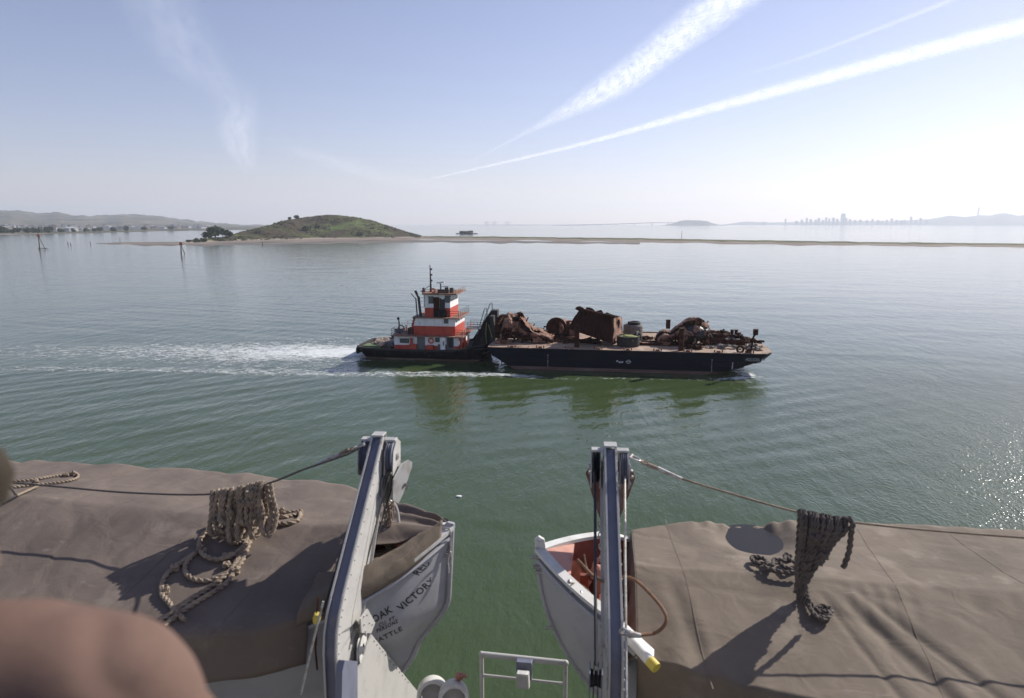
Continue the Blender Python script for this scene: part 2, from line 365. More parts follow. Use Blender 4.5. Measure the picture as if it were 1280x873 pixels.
n = t.nodes.new('ShaderNodeTexNoise'); n.inputs['Scale'].default_value = .8; n.inputs['Detail'].default_value = 9; n.inputs['Roughness'].default_value = .68; n.inputs['Distortion'].default_value = 1.1; t.links.new(mp.outputs[0], n.inputs['Vector'])
a = t.nodes.new('ShaderNodeAttribute'); a.attribute_name = 'foam_amount'
ad = t.nodes.new('ShaderNodeMath'); ad.operation = 'ADD'; t.links.new(a.outputs['Fac'], ad.inputs[0])
nf = t.nodes.new('ShaderNodeTexNoise'); nf.inputs['Scale'].default_value = 3.2; nf.inputs['Detail'].default_value = 6; nf.inputs['Roughness'].default_value = .7; nf.inputs['Distortion'].default_value = .8; t.links.new(mp.outputs[0], nf.inputs['Vector'])
mxn = t.nodes.new('ShaderNodeMix'); mxn.inputs['Factor'].default_value = .42; t.links.new(n.outputs['Fac'], mxn.inputs[2]); t.links.new(nf.outputs['Fac'], mxn.inputs[3]); t.links.new(mxn.outputs[0], ad.inputs[1])
mr = t.nodes.new('ShaderNodeMapRange'); mr.inputs['From Min'].default_value = .68; mr.inputs['From Max'].default_value = .86; t.links.new(ad.outputs[0], mr.inputs['Value'])
t.links.new(mr.outputs[0], b.inputs['Alpha']); me.materials.append(m)
bp = t.nodes.new('ShaderNodeBump'); bp.inputs['Distance'].default_value = .25; t.links.new(n.outputs['Fac'], bp.inputs['Height']); t.links.new(bp.outputs[0], b.inputs['Normal'])
foam = bpy.data.objects.new('wake_foam', me); C.collection.objects.link(foam)
tag(foam, 'white churned foam trailing behind the tugboat and along the barge side', 'foam', kind='stuff')
# ------------------------------------------------------------------ HAZE
hb = MB().box((-17000, -2500, -3), (17000, 17000, 480))
haze = hb.build('haze', [bpy.data.materials.new('haze')]); hm = haze.data.materials[0]; hm.use_nodes = True; t = hm.node_tree; t.nodes.clear()
out = t.nodes.new('ShaderNodeOutputMaterial'); pv = t.nodes.new('ShaderNodeVolumePrincipled'); pv.inputs['Color'].default_value = (.84, .90, 1.0, 1); pv.inputs['Density'].default_value = 9.5e-5; pv.inputs['Anisotropy'].default_value = .3
t.links.new(pv.outputs[0], out.inputs['Volume']); tag(haze, 'pale blue sea haze over the bay', 'haze', kind='stuff')
# ------------------------------------------------------------------ SKY: contrails at 8 km
def cloud_mat(name, strength, sc, sx, lo, hi):
    m = bpy.data.materials.new(name); m.use_nodes = True; t = m.node_tree; t.nodes.clear(); out = t.nodes.new('ShaderNodeOutputMaterial')
    uv = t.nodes.new('ShaderNodeUVMap'); mp = t.nodes.new('ShaderNodeMapping'); mp.inputs['Scale'].default_value = sx; t.links.new(uv.outputs[0], mp.inputs[0])
    n = t.nodes.new('ShaderNodeTexNoise'); n.inputs['Scale'].default_value = sc; n.inputs['Detail'].default_value = 7; n.inputs['Roughness'].default_value = .65; n.inputs['Distortion'].default_value = .4; t.links.new(mp.outputs[0], n.inputs['Vector'])
    mr = t.nodes.new('ShaderNodeMapRange'); mr.inputs['From Min'].default_value = lo; mr.inputs['From Max'].default_value = hi; t.links.new(n.outputs['Fac'], mr.inputs['Value'])
    at2 = t.nodes.new('ShaderNodeAttribute'); at2.attribute_name = 'thickness'
    mu = t.nodes.new('ShaderNodeMath'); mu.operation = 'MULTIPLY'; t.links.new(mr.outputs[0], mu.inputs[0]); t.links.new(at2.outputs['Fac'], mu.inputs[1])
    m2 = t.nodes.new('ShaderNodeMath'); m2.operation = 'MULTIPLY'; t.links.new(mu.outputs[0], m2.inputs[0]); m2.inputs[1].default_value = strength
    d = t.nodes.new('ShaderNodeBsdfDiffuse'); tr = t.nodes.new('ShaderNodeBsdfTranslucent'); d.inputs[0].default_value = tr.inputs[0].default_value = (.95, .95, .95, 1)
    s1 = t.nodes.new('ShaderNodeAddShader'); t.links.new(d.outputs[0], s1.inputs[0]); t.links.new(tr.outputs[0], s1.inputs[1])
    tp = t.nodes.new('ShaderNodeBsdfTransparent'); mxs = t.nodes.new('ShaderNodeMixShader')
    t.links.new(m2.outputs[0], mxs.inputs[0]); t.links.new(tp.outputs[0], mxs.inputs[1]); t.links.new(s1.outputs[0], mxs.inputs[2]); t.links.new(mxs.outputs[0], out.inputs['Surface'])
    return m
def contrail(up, lo, fade, m, label, name='contrail', cat='contrail'):
    N = 90; K = 14; V = []; A = []; UV = []
    U = [at(*p, z=8000) for p in up]; L = [at(*p, z=8000) for p in lo]
    U = spl_n(U, N); L = spl_n(L, N)
    for side in (1, -1):
        for i in range(N+1):
            for k in range(K+1):
                s_ = k/K; p = U[i].lerp(L[i], s_); prof = 4*s_*(1-s_)
                V.append((p.x, p.y, 8000+side*60*prof)); A.append((prof**1.5)*interp(*fade, i/N)); UV.append((i/N, s_))
    n1 = (N+1)*(K+1); F = [(b_+i*(K+1)+k, b_+i*(K+1)+k+1, b_+(i+1)*(K+1)+k+1, b_+(i+1)*(K+1)+k) for b_ in (0, n1) for i in range(N) for k in range(K)]
    me = bpy.data.meshes.new(name); me.from_pydata(V, [], F); a_ = me.attributes.new('thickness', 'FLOAT', 'POINT'); a_.data.foreach_set('value', A)
    u_ = me.uv_layers.new(name='UVMap')
    for lp in me.loops: u_.data[lp.index].uv = UV[lp.vertex_index]
    me.polygons.foreach_set('use_smooth', [True]*len(me.polygons)); me.materials.append(m)
    o = bpy.data.objects.new(name, me); C.collection.objects.link(o); tag(o, label, cat)
    return o
def spl_n(P, N):
    seg = []; Q = [P[0]*2-P[1]]+P+[P[-1]*2-P[-2]]; n = len(P)-1
    for i in range(N+1):
        s_ = i/N*n; j = min(int(s_), n-1); t_ = s_-j; a, b, c, d = Q[j:j+4]
        seg.append(.5*((2*b)+(c-a)*t_+(2*a-5*b+4*c-d)*t_*t_+(-a+3*b-3*c+d)*t_**3))
    return seg
contrail([(540, 222), (700, 184), (850, 139), (1000, 95), (1150, 52), (1330, 5)], [(540, 225), (700, 190), (850, 153), (1000, 116), (1150, 78), (1330, 35)],
         ([0, .15, .5, 1], [.5, .9, 1, 1]), cloud_mat('long trail vapour', .44, 5, (11, 1.3, 1), .15, .72), 'long thin white contrail running from the horizon centre to the right edge')
contrail([(560, 214), (640, 172), (750, 90), (800, 50), (880, -20)], [(562, 218), (645, 176), (765, 130), (850, 76), (1000, -25)],
         ([0, .3, .5, 1], [.05, .3, 1, 1]), cloud_mat('wide trail vapour', .42, 5, (9, 1.6, 1), .25, .66), 'wide feathery white contrail at the top centre of the sky')
contrail([(930, 92), (1000, 70), (1100, 32), (1200, -8)], [(930, 96), (1000, 76), (1100, 39), (1200, 0)],
         ([0, .4, 1], [.1, .7, 1]), cloud_mat('faint trail vapour', .14, 5, (9, 1, 1), .2, .6), 'faint narrow contrail above the long one at the upper right')
contrail([(125, -15), (190, 80), (262, 130), (270, 175), (296, 215)], [(250, -15), (300, 90), (330, 125), (326, 175), (326, 218)],
         ([0, .5, .6, .8, 1], [.45, .3, .75, .9, .1]), cloud_mat('wisp vapour', .24, 3.2, (4, 1.8, 1), .2, .85), 'faint bent wisp of cloud high in the left of the sky', 'cloud_wisp', 'cloud')
contrail([(330, 160), (420, 190), (520, 215), (640, 225)], [(330, 188), (420, 215), (520, 240), (640, 250)],
         ([0, .3, .7, 1], [0, .7, .7, 0]), cloud_mat('veil vapour', .16, 3, (3, 2, 1), .3, .7), 'very thin veil of high cloud low over the island', 'cloud_veil', 'cloud')
# ------------------------------------------------------------------ LAND
def land_mat(name, cols, sc, hsplit=None, bumpd=.5, bsc=.2):
    m = bpy.data.materials.new(name); m.use_nodes = True; t = m.node_tree; b = t.nodes['Principled BSDF']; b.inputs['Roughness'].default_value = .95; b.inputs['Specular IOR Level'].default_value = .1
    tc = t.nodes.new('ShaderNodeTexCoord'); n = t.nodes.new('ShaderNodeTexNoise'); n.inputs['Scale'].default_value = sc; n.inputs['Detail'].default_value = 9; n.inputs['Roughness'].default_value = .7; t.links.new(tc.outputs['Object'], n.inputs['Vector'])
    cr = t.nodes.new('ShaderNodeValToRGB'); t.links.new(n.outputs['Fac'], cr.inputs[0]); e = cr.color_ramp.elements
    e[0].position = .34; e[0].color = (*cols[0], 1); e[1].position = .66; e[1].color = (*cols[-1], 1)
    for i, c in enumerate(cols[1:-1]): q = e.new(.34+.32*(i+1)/(len(cols)-1)); q.color = (*c, 1)
    src = cr.outputs[0]
    if hsplit:
        for z0, z1, c in hsplit:       # bare ground colour below the height z1
            sp = t.nodes.new('ShaderNodeSeparateXYZ'); t.links.new(tc.outputs['Object'], sp.inputs[0])
            n2 = t.nodes.new('ShaderNodeTexNoise'); n2.inputs['Scale'].default_value = sc*2.5; n2.inputs['Detail'].default_value = 6; t.links.new(tc.outputs['Object'], n2.inputs['Vector'])
            ad = t.nodes.new('ShaderNodeMath'); ad.operation = 'MULTIPLY_ADD'; t.links.new(n2.outputs['Fac'], ad.inputs[0]); ad.inputs[1].default_value = (z1-z0)*1.5; t.links.new(sp.outputs['Z'], ad.inputs[2])
            r = t.nodes.new('ShaderNodeMapRange'); r.inputs['From Min'].default_value = z0+(z1-z0)*.75; r.inputs['From Max'].default_value = z1+(z1-z0)*.75; t.links.new(ad.outputs[0], r.inputs['Value'])
            mx = t.nodes.new('ShaderNodeMix'); mx.data_type = 'RGBA'; t.links.new(r.outputs[0], mx.inputs['Factor']); mx.inputs[6].default_value = (*c, 1); t.links.new(src, mx.inputs[7]); src = mx.outputs[2]
    t.links.new(src, b.inputs['Base Color'])
    bp = t.nodes.new('ShaderNodeBump'); bp.inputs['Distance'].default_value = bumpd; n3 = t.nodes.new('ShaderNodeTexNoise'); n3.inputs['Scale'].default_value = bsc; n3.inputs['Detail'].default_value = 8; t.links.new(tc.outputs['Object'], n3.inputs['Vector'])
    t.links.new(n3.outputs['Fac'], bp.inputs['Height']); t.links.new(bp.outputs[0], b.inputs['Normal'])
    return m
M['island'] = land_mat('island scrub', [(.035, .032, .020), (.075, .052, .036), (.055, .055, .025), (.09, .095, .04), (.11, .17, .04)], .022, [(.9, 2.2, (.33, .27, .22))], 2.5, .12)
M['spit'] = land_mat('sand spit', [(.17, .14, .11), (.23, .19, .155), (.29, .25, .21)], .03, None, .3, .3)
M['spit_top'] = land_mat('marsh grass', [(.03, .035, .02), (.09, .09, .04), (.12, .13, .05), (.2, .16, .12)], .05, None, .6, .3)
M['mud'] = land_mat('tidal mud', [(.12, .11, .10), (.17, .15, .135), (.21, .185, .165)], .03, None, .1, .3)
M['far_hill'] = land_mat('far hill', [(.035, .045, .03), (.07, .075, .045), (.16, .14, .11), (.25, .22, .2)], .006, None, 8, .01)
M['sf_hill'] = land_mat('hill across the bay', [(.08, .085, .08), (.12, .12, .12), (.2, .2, .2)], .004, None, 8, .01)
M['rock'] = mat('dark rock', (.07, .06, .05), .95, (.05, .055, .03), .3, .5, .5, .4)
def grid_mesh(name, pts, nu, nv, m, smooth=True):
    me = bpy.data.meshes.new(name); me.from_pydata(pts, [], [(j*(nu+1)+i, j*(nu+1)+i+1, (j+1)*(nu+1)+i+1, (j+1)*(nu+1)+i) for j in range(nv) for i in range(nu)])
    me.polygons.foreach_set('use_smooth', [smooth]*len(me.polygons)); me.materials.append(m)
    bm = bmesh.new(); bm.from_mesh(me); bmesh.ops.recalc_face_normals(bm, faces=bm.faces)
    if sum(f.normal.z for f in bm.faces) < 0: bmesh.ops.reverse_faces(bm, faces=bm.faces)
    bm.to_mesh(me); bm.free()
    o = bpy.data.objects.new(name, me); C.collection.objects.link(o); return o
# island: near shoreline from the survey, a crest line some 110 m further out
shore_x = [228, 262, 300, 340, 370, 400, 430, 465, 490, 512, 535]
shore_y = [304.5, 303, 301.5, 300.5, 299.8, 299.2, 299, 298.8, 298.4, 298, 297.4]
crest = {'x': [228, 240, 262, 280, 300, 320, 340, 352, 365, 385, 400, 415, 430, 445, 465, 490, 505, 512, 520, 535],
         'y': [303, 299, 296.5, 295, 290, 285.5, 281, 277.5, 275, 272.5, 270.5, 269.2, 270, 271.5, 276, 284, 288.5, 291, 293, 297]}
NU, NV = 190, 44; pts = []; island_at = {}
def island_pt(px_, v):
    s0 = at(px_, interp(shore_x, shore_y, px_), z=.0); dirv = Vector((s0.x, s0.y, 0)).normalized()
    dcrest = interp([228, 262, 300, 415, 490, 535], [14, 30, 80, 170, 120, 40], px_); D0 = hypot(s0.x, s0.y)
    hc = EYE-(interp(crest['x'], crest['y'], px_)-280)/FPX*(D0+dcrest)*.985
    hc = max(hc, .6)
    q = v*2
    if q < 1:
        prof = sm(0, 1, q)*.45+.55*q**1.25; prof = prof if q > .12 else prof*.6
    else: prof = max(0, 1-(q-1)**1.6)
    p = s0+dirv*(dcrest*q)
    k = 1+.16*nz(p.x*.02, p.y*.02)*min(1, 4*q)*(1 if q < .85 or q > 1.2 else .3)
    z = hc*prof*k+.5*nz(p.x*.08, p.y*.08)*min(1, q*4)+1.3*max(0, nz(p.x*.12, p.y*.12, 5))*min(1, q*3)
    if v > .97: z = -1
    return Vector((p.x, p.y, z-.35 if q < .02 else z))
for j in range(NV+1):
    for i in range(NU+1): pts.append(island_pt(lerp(228, 535, i/NU), j/NV))
isl = grid_mesh('island_hill', pts, NU, NV, M['island']); tag(isl, kind='structure')
# spit
def strip(name, near, far, zt, m, N=120, K=4, kind='structure', rag=0):
    pts = []
    for k in range(K+1):
        for i in range(N+1):
            x = lerp(near[0][0], near[-1][0], i/N)
            yn = interp([a for a, b in near], [b for a, b in near], x); yf = interp([a for a, b in far], [b for a, b in far], x)
            a = at(x, yn, z=0); b = at(x, yf, z=0); a = a.lerp(b, rag*nz(i*.23, 2)); p = a.lerp(b, k/K)
            p.z = zt*sin(pi*k/K)*(1+.6*nz(p.x*.03, p.y*.03))+.06 if 0 < k < K else -.1
            pts.append(p)
    o = grid_mesh(name, pts, N, K, m); tag(o, kind=kind); return o
strip('sand_spit', [(150, 305.5), (228, 306), (300, 303.6), (420, 302), (520, 300), (640, 301.2), (800, 303.5), (940, 306), (1100, 308), (1290, 310)],
      [(150, 303.5), (228, 303.6), (300, 300.5), (420, 298.6), (520, 295.6), (640, 297), (800, 299), (940, 301.6), (1100, 304.2), (1290, 306)], .45, M['spit'], rag=.4)
strip('grass_strip', [(440, 297.8), (520, 297.6), (640, 298.6), (800, 301), (940, 303.4), (1100, 305.8), (1290, 308)],
      [(440, 295.4), (520, 295.6), (640, 296.4), (800, 298.2), (940, 300.8), (1100, 303.4), (1290, 305.6)], 1.15, M['spit_top'], N=260, rag=.5)
strip('mudflat', [(120, 305), (150, 307), (228, 308.5), (330, 306.6), (520, 303.8), (640, 304.6), (800, 306)],
      [(120, 304.6), (150, 302.6), (228, 302), (330, 303), (520, 300), (640, 301), (800, 303.2)], .1, M['mud'], rag=.5)
# small rock island
b = MB(); c = at(583, 292.6, z=0)
b.ball((c.x, c.y, -1), 1, 18, (14, 12, 6.8), jit=.8); b.ball((c.x-14, c.y, -1), 1, 6, (10, 7, 2.6), jit=.5); b.ball((c.x+15, c.y+3, -1), 1, 6, (9, 7, 2.4), jit=.5)
tag(b.build('rock_islet', M['rock'], smooth=False), kind='structure')
# trees and bushes
def crown(mb, c, R, n, sz, sq=.7):
    lobes = [(Vector(c)+Vector((random.uniform(-.6, .6)*R, random.uniform(-.6, .6)*R, random.uniform(-.25, .5)*R*sq)), R*random.uniform(.35, .6)) for _ in range(7)]
    for _ in range(n):
        lc, lr = random.choice(lobes); d = Vector((random.gauss(0, 1), random.gauss(0, 1), random.gauss(0, 1))).normalized()*lr*random.uniform(.5, 1.08)
        p = lc+Vector((d.x, d.y, d.z*sq)); a = Vector((random.gauss(0, 1), random.gauss(0, 1), random.gauss(0, .6))).normalized(); e = a.orthogonal().normalized(); s_ = sz*random.uniform(.6, 1.3)
        g = a.cross(e); mb.add([p-e*s_, p+g*s_*.7, p+e*s_, p-g*s_*.7], [(0, 1, 2, 3)])
def tree(p, h, R, label, cat='tree', group=None, m='leaf', name='shore_tree'):
    t_ = empty(name, p); tag(t_, label, cat, group)
    b = MB(); b.tube([(0, 0, -1), (.2, 0, h*.35), (.4, .2, h*.7)], [h*.05, h*.035, h*.015], 6); 
    for k in range(4):
        a = k*1.6; b.tube([(.2, 0, h*.3), (cos(a)*R*.4, sin(a)*R*.4, h*.65)], [h*.02, h*.008], 5)
    b.build('trunk', M['bark'], t_)
    b = MB(); crown(b, (0, 0, h*.55), R, 900, R*.13, .8); b.build('crown', M[m], t_); return t_
def on_island(px_, v): return island_pt(px_, v)
for px_, v, h, R, lab in ((262, .32, 10, 7, 'dark wind-bent tree standing leftmost in the clump at the left tip of the island'),
                          (270, .36, 13, 9, 'tallest dark cypress in the clump at the left tip of the island'),
                          (279, .36, 11.5, 8, 'dark cypress standing third from the left in the clump at the tip of the island'),
                          (287, .3, 8, 6, 'lowest dark tree at the right end of the clump on the tip of the island')):
    p = on_island(px_, v); tree(p, h, R, lab, 'tree', 'trees at the left tip of the island')
for px_, v, R, h, lab in ((364, .5, 3.6, 5, 'dark bush on the skyline left of the island summit'), (372, .5, 4.5, 5.2, 'wider dark bush on the skyline nearer the island summit'),
                       (245, .3, 4, 3.2, 'low brown bush on the sandy left point of the island'), (236, .3, 3, 2.4, 'small brown bush at the far left end of the island point'), (254, .25, 4, 3.4, 'low bush between the island point and the dark trees'),
                       (385, .22, 7, 6, 'dark scrub thicket low on the face of the island hill'), (397, .26, 5, 5, 'smaller dark thicket right of centre low on the island hill'),
                       (450, .12, 5, 4.5, 'dark bush by the shore below the right slope of the island'), (324, .3, 4, 4, 'green bush on the left slope of the island')):
    p = on_island(px_, v); p.z -= h*.25; tree(p, h, R, lab, 'bush', 'bushes on the island', 'leaf2', 'shore_bush')
b = MB()
for k in range(1500):
    px_ = random.uniform(240, 525); v = random.uniform(.04, .5); p = island_pt(px_, v)
    if nz(p.x*.025, p.y*.025, 3) < -.02: continue
    R = random.uniform(.8, 2.2); crown(b, (p.x, p.y, p.z), R, 16, R*.38)
tag(b.build('island_scrub', M['leaf2']), 'low dark scrub scattered over the island hill', 'scrub', kind='stuff')
# ---- far shore on the left with hills
prof_az = [-62, -52, -46, -44.8, -43.4, -42.5, -41.6, -40.5, -39.4, -38.2, -36.6, -35.2, -34, -32.6, -31.2, -29, -26, -22]
prof_px = [20, 17, 13.5, 12, 10.8, 8.2, 9.4, 8, 7.4, 8.4, 8.8, 7.6, 4.8, 1.6, .2, -1.5, -1.8, -2.6]
pts = []; RR = [1500, 1600, 1800, 2200, 2800, 3500, 4200, 5000, 5600, 6200, 6700, 7200, 7800, 9000]; A0, A1, NA = -62, -21, 260
def shore_h(az, R):
    top = EYE+interp(prof_az, prof_px, az)/FPX*7000*1.12
    f = sm(3600, 7100, R)
    z = 1.6+1.2*sm(1500, 3200, R)+max(0, top-2)*f
    z += f*(1-.5*sm(6500, 7200, R))*22*nz(az*1.1, R*.0011)+f*8*nz(az*4, R*.003)
    return z
for R in RR:
    for i in range(NA+1):
        az = lerp(A0, A1, i/NA); a = radians(az); R_ = R*(1+.05*nz(az*.7, 0)) if R < 2000 else R
        R2 = R_*(1+interp([-62, -45, -40, -36, -31, -21], [0, .0, .12, .35, .55, .7], az)*sm(3600, 1500, R))
        z = shore_h(az, R) if R > 1500 else -.5
        if R == 9000: z = -2
        pts.append(Vector((sin(a)*R2, cos(a)*R2, z)))
hills = grid_mesh('far_shore_hills', pts, NA, len(RR)-1, M['far_hill']); tag(hills, kind='structure')
def building(p, w_, d_, h, rz, label, cat='building', group=None, m='bldg', gable=True):
    t_ = empty('shore_building', p, rz); tag(t_, label, cat, group)
    b = MB(); b.box((-w_/2, -d_/2, -1), (w_/2, d_/2, h)); b.build('wall', M[m], t_)
    b = MB()
    if gable: b.prism([(-w_/2-.5, -d_/2-.6, h+.02), (-w_/2-.5, 0, h+d_*.14), (-w_/2-.5, d_/2+.6, h+.02)], (w_+1, 0, 0))
    else: b.box((-w_/2-.3, -d_/2-.3, h+.01), (w_/2+.3, d_/2+.3, h+.8))
    b.build('roof', M['roof'] if not gable else M['bldg' if random.random() < .4 else 'roof'], t_)
    b = MB(); b.box((-w_*.42, -d_/2-.15, h*.45), (w_*.42, -d_/2+.05, h*.72))
    b.build('window', M['bldg3'], t_); return t_
rb = random.Random(4); nb = 0
def shore_spot(px_, R):
    d = sight(px_, 286); az = math.degrees(atan2(d.x, d.y)); a = radians(az)
    R2 = R*(1+interp([-62, -45, -40, -36, -31, -21], [0, .0, .12, .35, .55, .7], az)*sm(3600, 1500, R)); return Vector((sin(a)*R2, cos(a)*R2, shore_h(az, R)))
SB = [(72, 1900, 46, 9, 'bldg'), (88, 1850, 40, 8, 'bldg'), (104, 1850, 34, 8, 'bldg'), (52, 2100, 26, 13, 'bldg'), (30, 2000, 22, 9, 'bldg2'), (40, 2300, 30, 12, 'bldg'), (12, 2200, 30, 11, 'bldg2'), (62, 2500, 30, 12, 'bldg'), (134, 2000, 60, 6, 'bldg'), (150, 2100, 30, 8, 'bldg3'), (170, 2100, 50, 7, 'bldg'), (206, 2100, 40, 7, 'bldg'), (222, 2100, 24, 8, 'bldg2'), (252, 2100, 46, 7, 'bldg'), (192, 2300, 30, 9, 'bldg3'), (236, 2400, 30, 9, 'bldg')]
for _ in range(44): SB.append((rb.uniform(2, 262), rb.uniform(2000, 3600), rb.uniform(12, 34), rb.uniform(7, 15), rb.choice(['bldg', 'bldg', 'bldg2', 'bldg3'])))
kindn = {'bldg': 'pale', 'bldg2': 'tan', 'bldg3': 'grey'}
def ordi(n): return '%d%s' % (n, 'th' if 10 < n % 100 < 14 else {1: 'st', 2: 'nd', 3: 'rd'}.get(n % 10, 'th'))
SB.sort(key=lambda q_: q_[0])
for i, (px_, R, w_, h, m_) in enumerate(SB):
    building(shore_spot(px_, R), w_, w_*.5, h, -radians(rb.uniform(25, 50)), '%s %s building, %s from the left on the far shore below the hills' % ('long low' if w_ > 36 else 'tall small' if h > 11 else 'small', kindn[m_], ordi(i+1)), 'building', 'buildings along the far left shore', m_, rb.random() < .6)
for k in range(16):                                # shore trees in front of the buildings
    px_ = [3, 8, 14, 22, 46, 60, 76, 92, 108, 118, 124, 34, 140, 158, 180, 214][k]; tree(shore_spot(px_, 1640), rb.uniform(6, 10), rb.uniform(6, 11), 'round dark tree, %s from the left on the low far left shore' % ordi(1+sorted([3, 8, 14, 22, 46, 60, 76, 92, 108, 118, 124, 34, 140, 158, 180, 214]).index(px_)), 'tree', 'trees along the far left shore')
# ---- across the bay: bridge, hilly island, city
def ridge(name, xs_, ys_, R, thick, m, base=283, N=160):
    pts = []
    x0, x1 = xs_[0], xs_[-1]
    for q in (-1, -.75, -.4, 0, .5, 1):
        for i in range(N+1):
            x = lerp(x0, x1, i/N); y = interp(xs_, ys_, x); p = at(x, 282, R=R+thick*q); dd = p.x**2+p.y**2
            top = EYE-(y-280)/FPX*R*.97; top *= 1+.05*nz(x*.23, 3)
            z = -3+(top+3)*(1-abs(q)**1.5); p.z = z+(3*nz(x*.4, q*3) if abs(q) < .9 else 0); pts.append(p)
    o = grid_mesh(name, pts, N, 5, m); tag(o, kind='structure')
ridge('hilly_island', [826, 836, 842, 850, 856, 868, 876, 884, 891, 900, 915], [282, 280.8, 279, 276.6, 275.8, 275.8, 276, 277, 279.5, 281.2, 282.3], 8500, 300, M['sf_hill'])
ridge('peninsula_hills', [900, 930, 960, 1000, 1060, 1120, 1160, 1172, 1184, 1192, 1204, 1214, 1224, 1236, 1246, 1254, 1262, 1272, 1300, 1360], [281.6, 277.5, 278.6, 278, 277, 277, 275, 273.6, 271.4, 271.8, 273, 272.2, 271, 271.6, 269.6, 269, 270.4, 272, 270, 276], 12500, 900, M['sf_hill'])
ridge('low_harbour_land', [520, 560, 600, 650, 700, 712], [281.8, 281.6, 281.4, 281.2, 281.5, 282.2], 9500, 200, M['sf_hill'])
rb = random.Random(11)
def tower(px_, top, w_px, label, group='towers on the skyline across the bay', ant=0, R=11800):
    p = at(px_, 282, R=R); p.z = 0; sc = R/FPX/1.0; h = EYE-(top-280)*sc*.93; w_ = w_px*sc*.93
    t_ = empty('skyline_tower', p, radians(8)); tag(t_, label, 'tower', group)
    b = MB(); b.box((-w_/2, -w_*.4, 0), (w_/2, w_*.4, h)); b.build('wall', M['bldg3'], t_)
    b = MB(); b.box((-w_*.3, -w_*.25, h+.01), (w_*.3, w_*.25, h+max(6, h*.05)))
    if ant: b.cyl((0, 0, h), (0, 0, h+ant), 3, 6)
    b.build('roof', M['bldg3'], t_)
    b = MB()
    b.box((-w_*.12, -w_*.4-.6, 12), (w_*.12, -w_*.4+.5, h-8))
    b.build('window', M['glass'], t_)
T = [(981.5, 274.5, 1.8), (1002, 275.5, 2.6), (1008, 273.4, 2.2), (1013, 275, 3), (1019, 275.6, 2.4), (1023, 273.6, 2.6), (1028, 275.8, 2.6), (1032, 272.8, 2.2), (1036, 274, 2), (1041, 273.2, 2.8), (1046, 274.5, 2.6), (1057, 273.5, 2.4), (1062, 275, 2.6), (1068, 276, 3), (1075, 275.5, 2.4), (1083, 276.4, 3), (1090, 274.8, 2), (1097, 276, 2.6), (1108, 275.8, 2.2), (1114, 274.3, 2.4), (1120, 276, 3), (1130, 275.8, 2.4), (1138, 272.4, 2), (1144, 276, 3), (1150, 273.8, 2.2), (1102, 276.8, 3.4), (1126, 276.6, 3.6), (995, 277, 3.2), (1158, 276.2, 2.6)]
T.sort()
for i, (a_, b_, c_) in enumerate(T): tower(a_, b_, c_, '%s hazy tower, %s from the left in the skyline across the bay' % ('broad' if c_ > 2.7 else 'slim' if c_ < 2.3 else 'plain', ordi(i+1+(a_ > 1053))))
tower(1053, 268.6, 4.2, 'tallest and broadest dark tower in the hazy city skyline', group=None)
# antenna mast on the hill
p = at(1221, 282, R=12500); p.z = 90; t_ = empty('antenna_mast', p); tag(t_, 'tall three-legged antenna mast on the hill ridge at the far right', 'mast')
b = MB()
for k in range(3): a = k*2.1; b.tube([(cos(a)*22, sin(a)*22, 0), (cos(a)*8, sin(a)*8, 90), (cos(a)*12, sin(a)*12, 170)], 3.5, 5)
b.build('leg', M['bldg3'], t_); b = MB(); 
for z_ in (60, 110, 150): b.cbox((0, 0, z_), (24, 24, 4))
b.build('crossbeam', M['bldg3'], t_)
# bridge with its piers
br = empty('bay_bridge', (0, 0, 0)); tag(br, 'long pale trestle bridge climbing to the hazy island across the bay', 'bridge')
P0 = [(690, 281.9), (730, 281.2), (770, 280.3), (800, 279.2), (822, 278.6), (842, 278.7)]
D_ = [at(x, y, R=8600) for x, y in P0]; D_ = spline(D_, 60)
b = MB()
for i in range(len(D_)-1): b.bar(D_[i], D_[i+1]+(D_[i+1]-D_[i])*.001, 24, 9)
b.build('deck', M['bldg'], br)
for k in range(0, len(D_), 3):
    b = MB(); q = D_[k]; b.box((q.x-6, q.y-10, -4), (q.x+6, q.y+10, q.z-4)); b.build('pier', M['bldg'], br)
for px_, lab in ((608, 'leftmost faint container crane on the low horizon right of the rock islet'), (618, 'middle faint container crane on the low horizon'), (634, 'rightmost faint container crane on the low horizon'), (954, 'faint crane right of the hazy island')):
    p = at(px_, 282, R=9400); p.z = 0; t_ = empty('container_crane', p, radians(20)); tag(t_, lab, 'crane', 'container cranes on the horizon'); b = MB()
    for x in (-12, 12):
        for y in (-10, 10): b.bar((x, y, 0), (x, y, 36), 3, 3)
    b.build('frame', M['bldg3'], t_); b = MB(); b.bar((-40, 0, 37), (45, 0, 37), 4, 4); b.bar((0, 0, 37), (0, 0, 58), 3, 3); b.bar((0, 0, 58), (40, 0, 38), 2, 2); b.build('boom', M['bldg3'], t_)
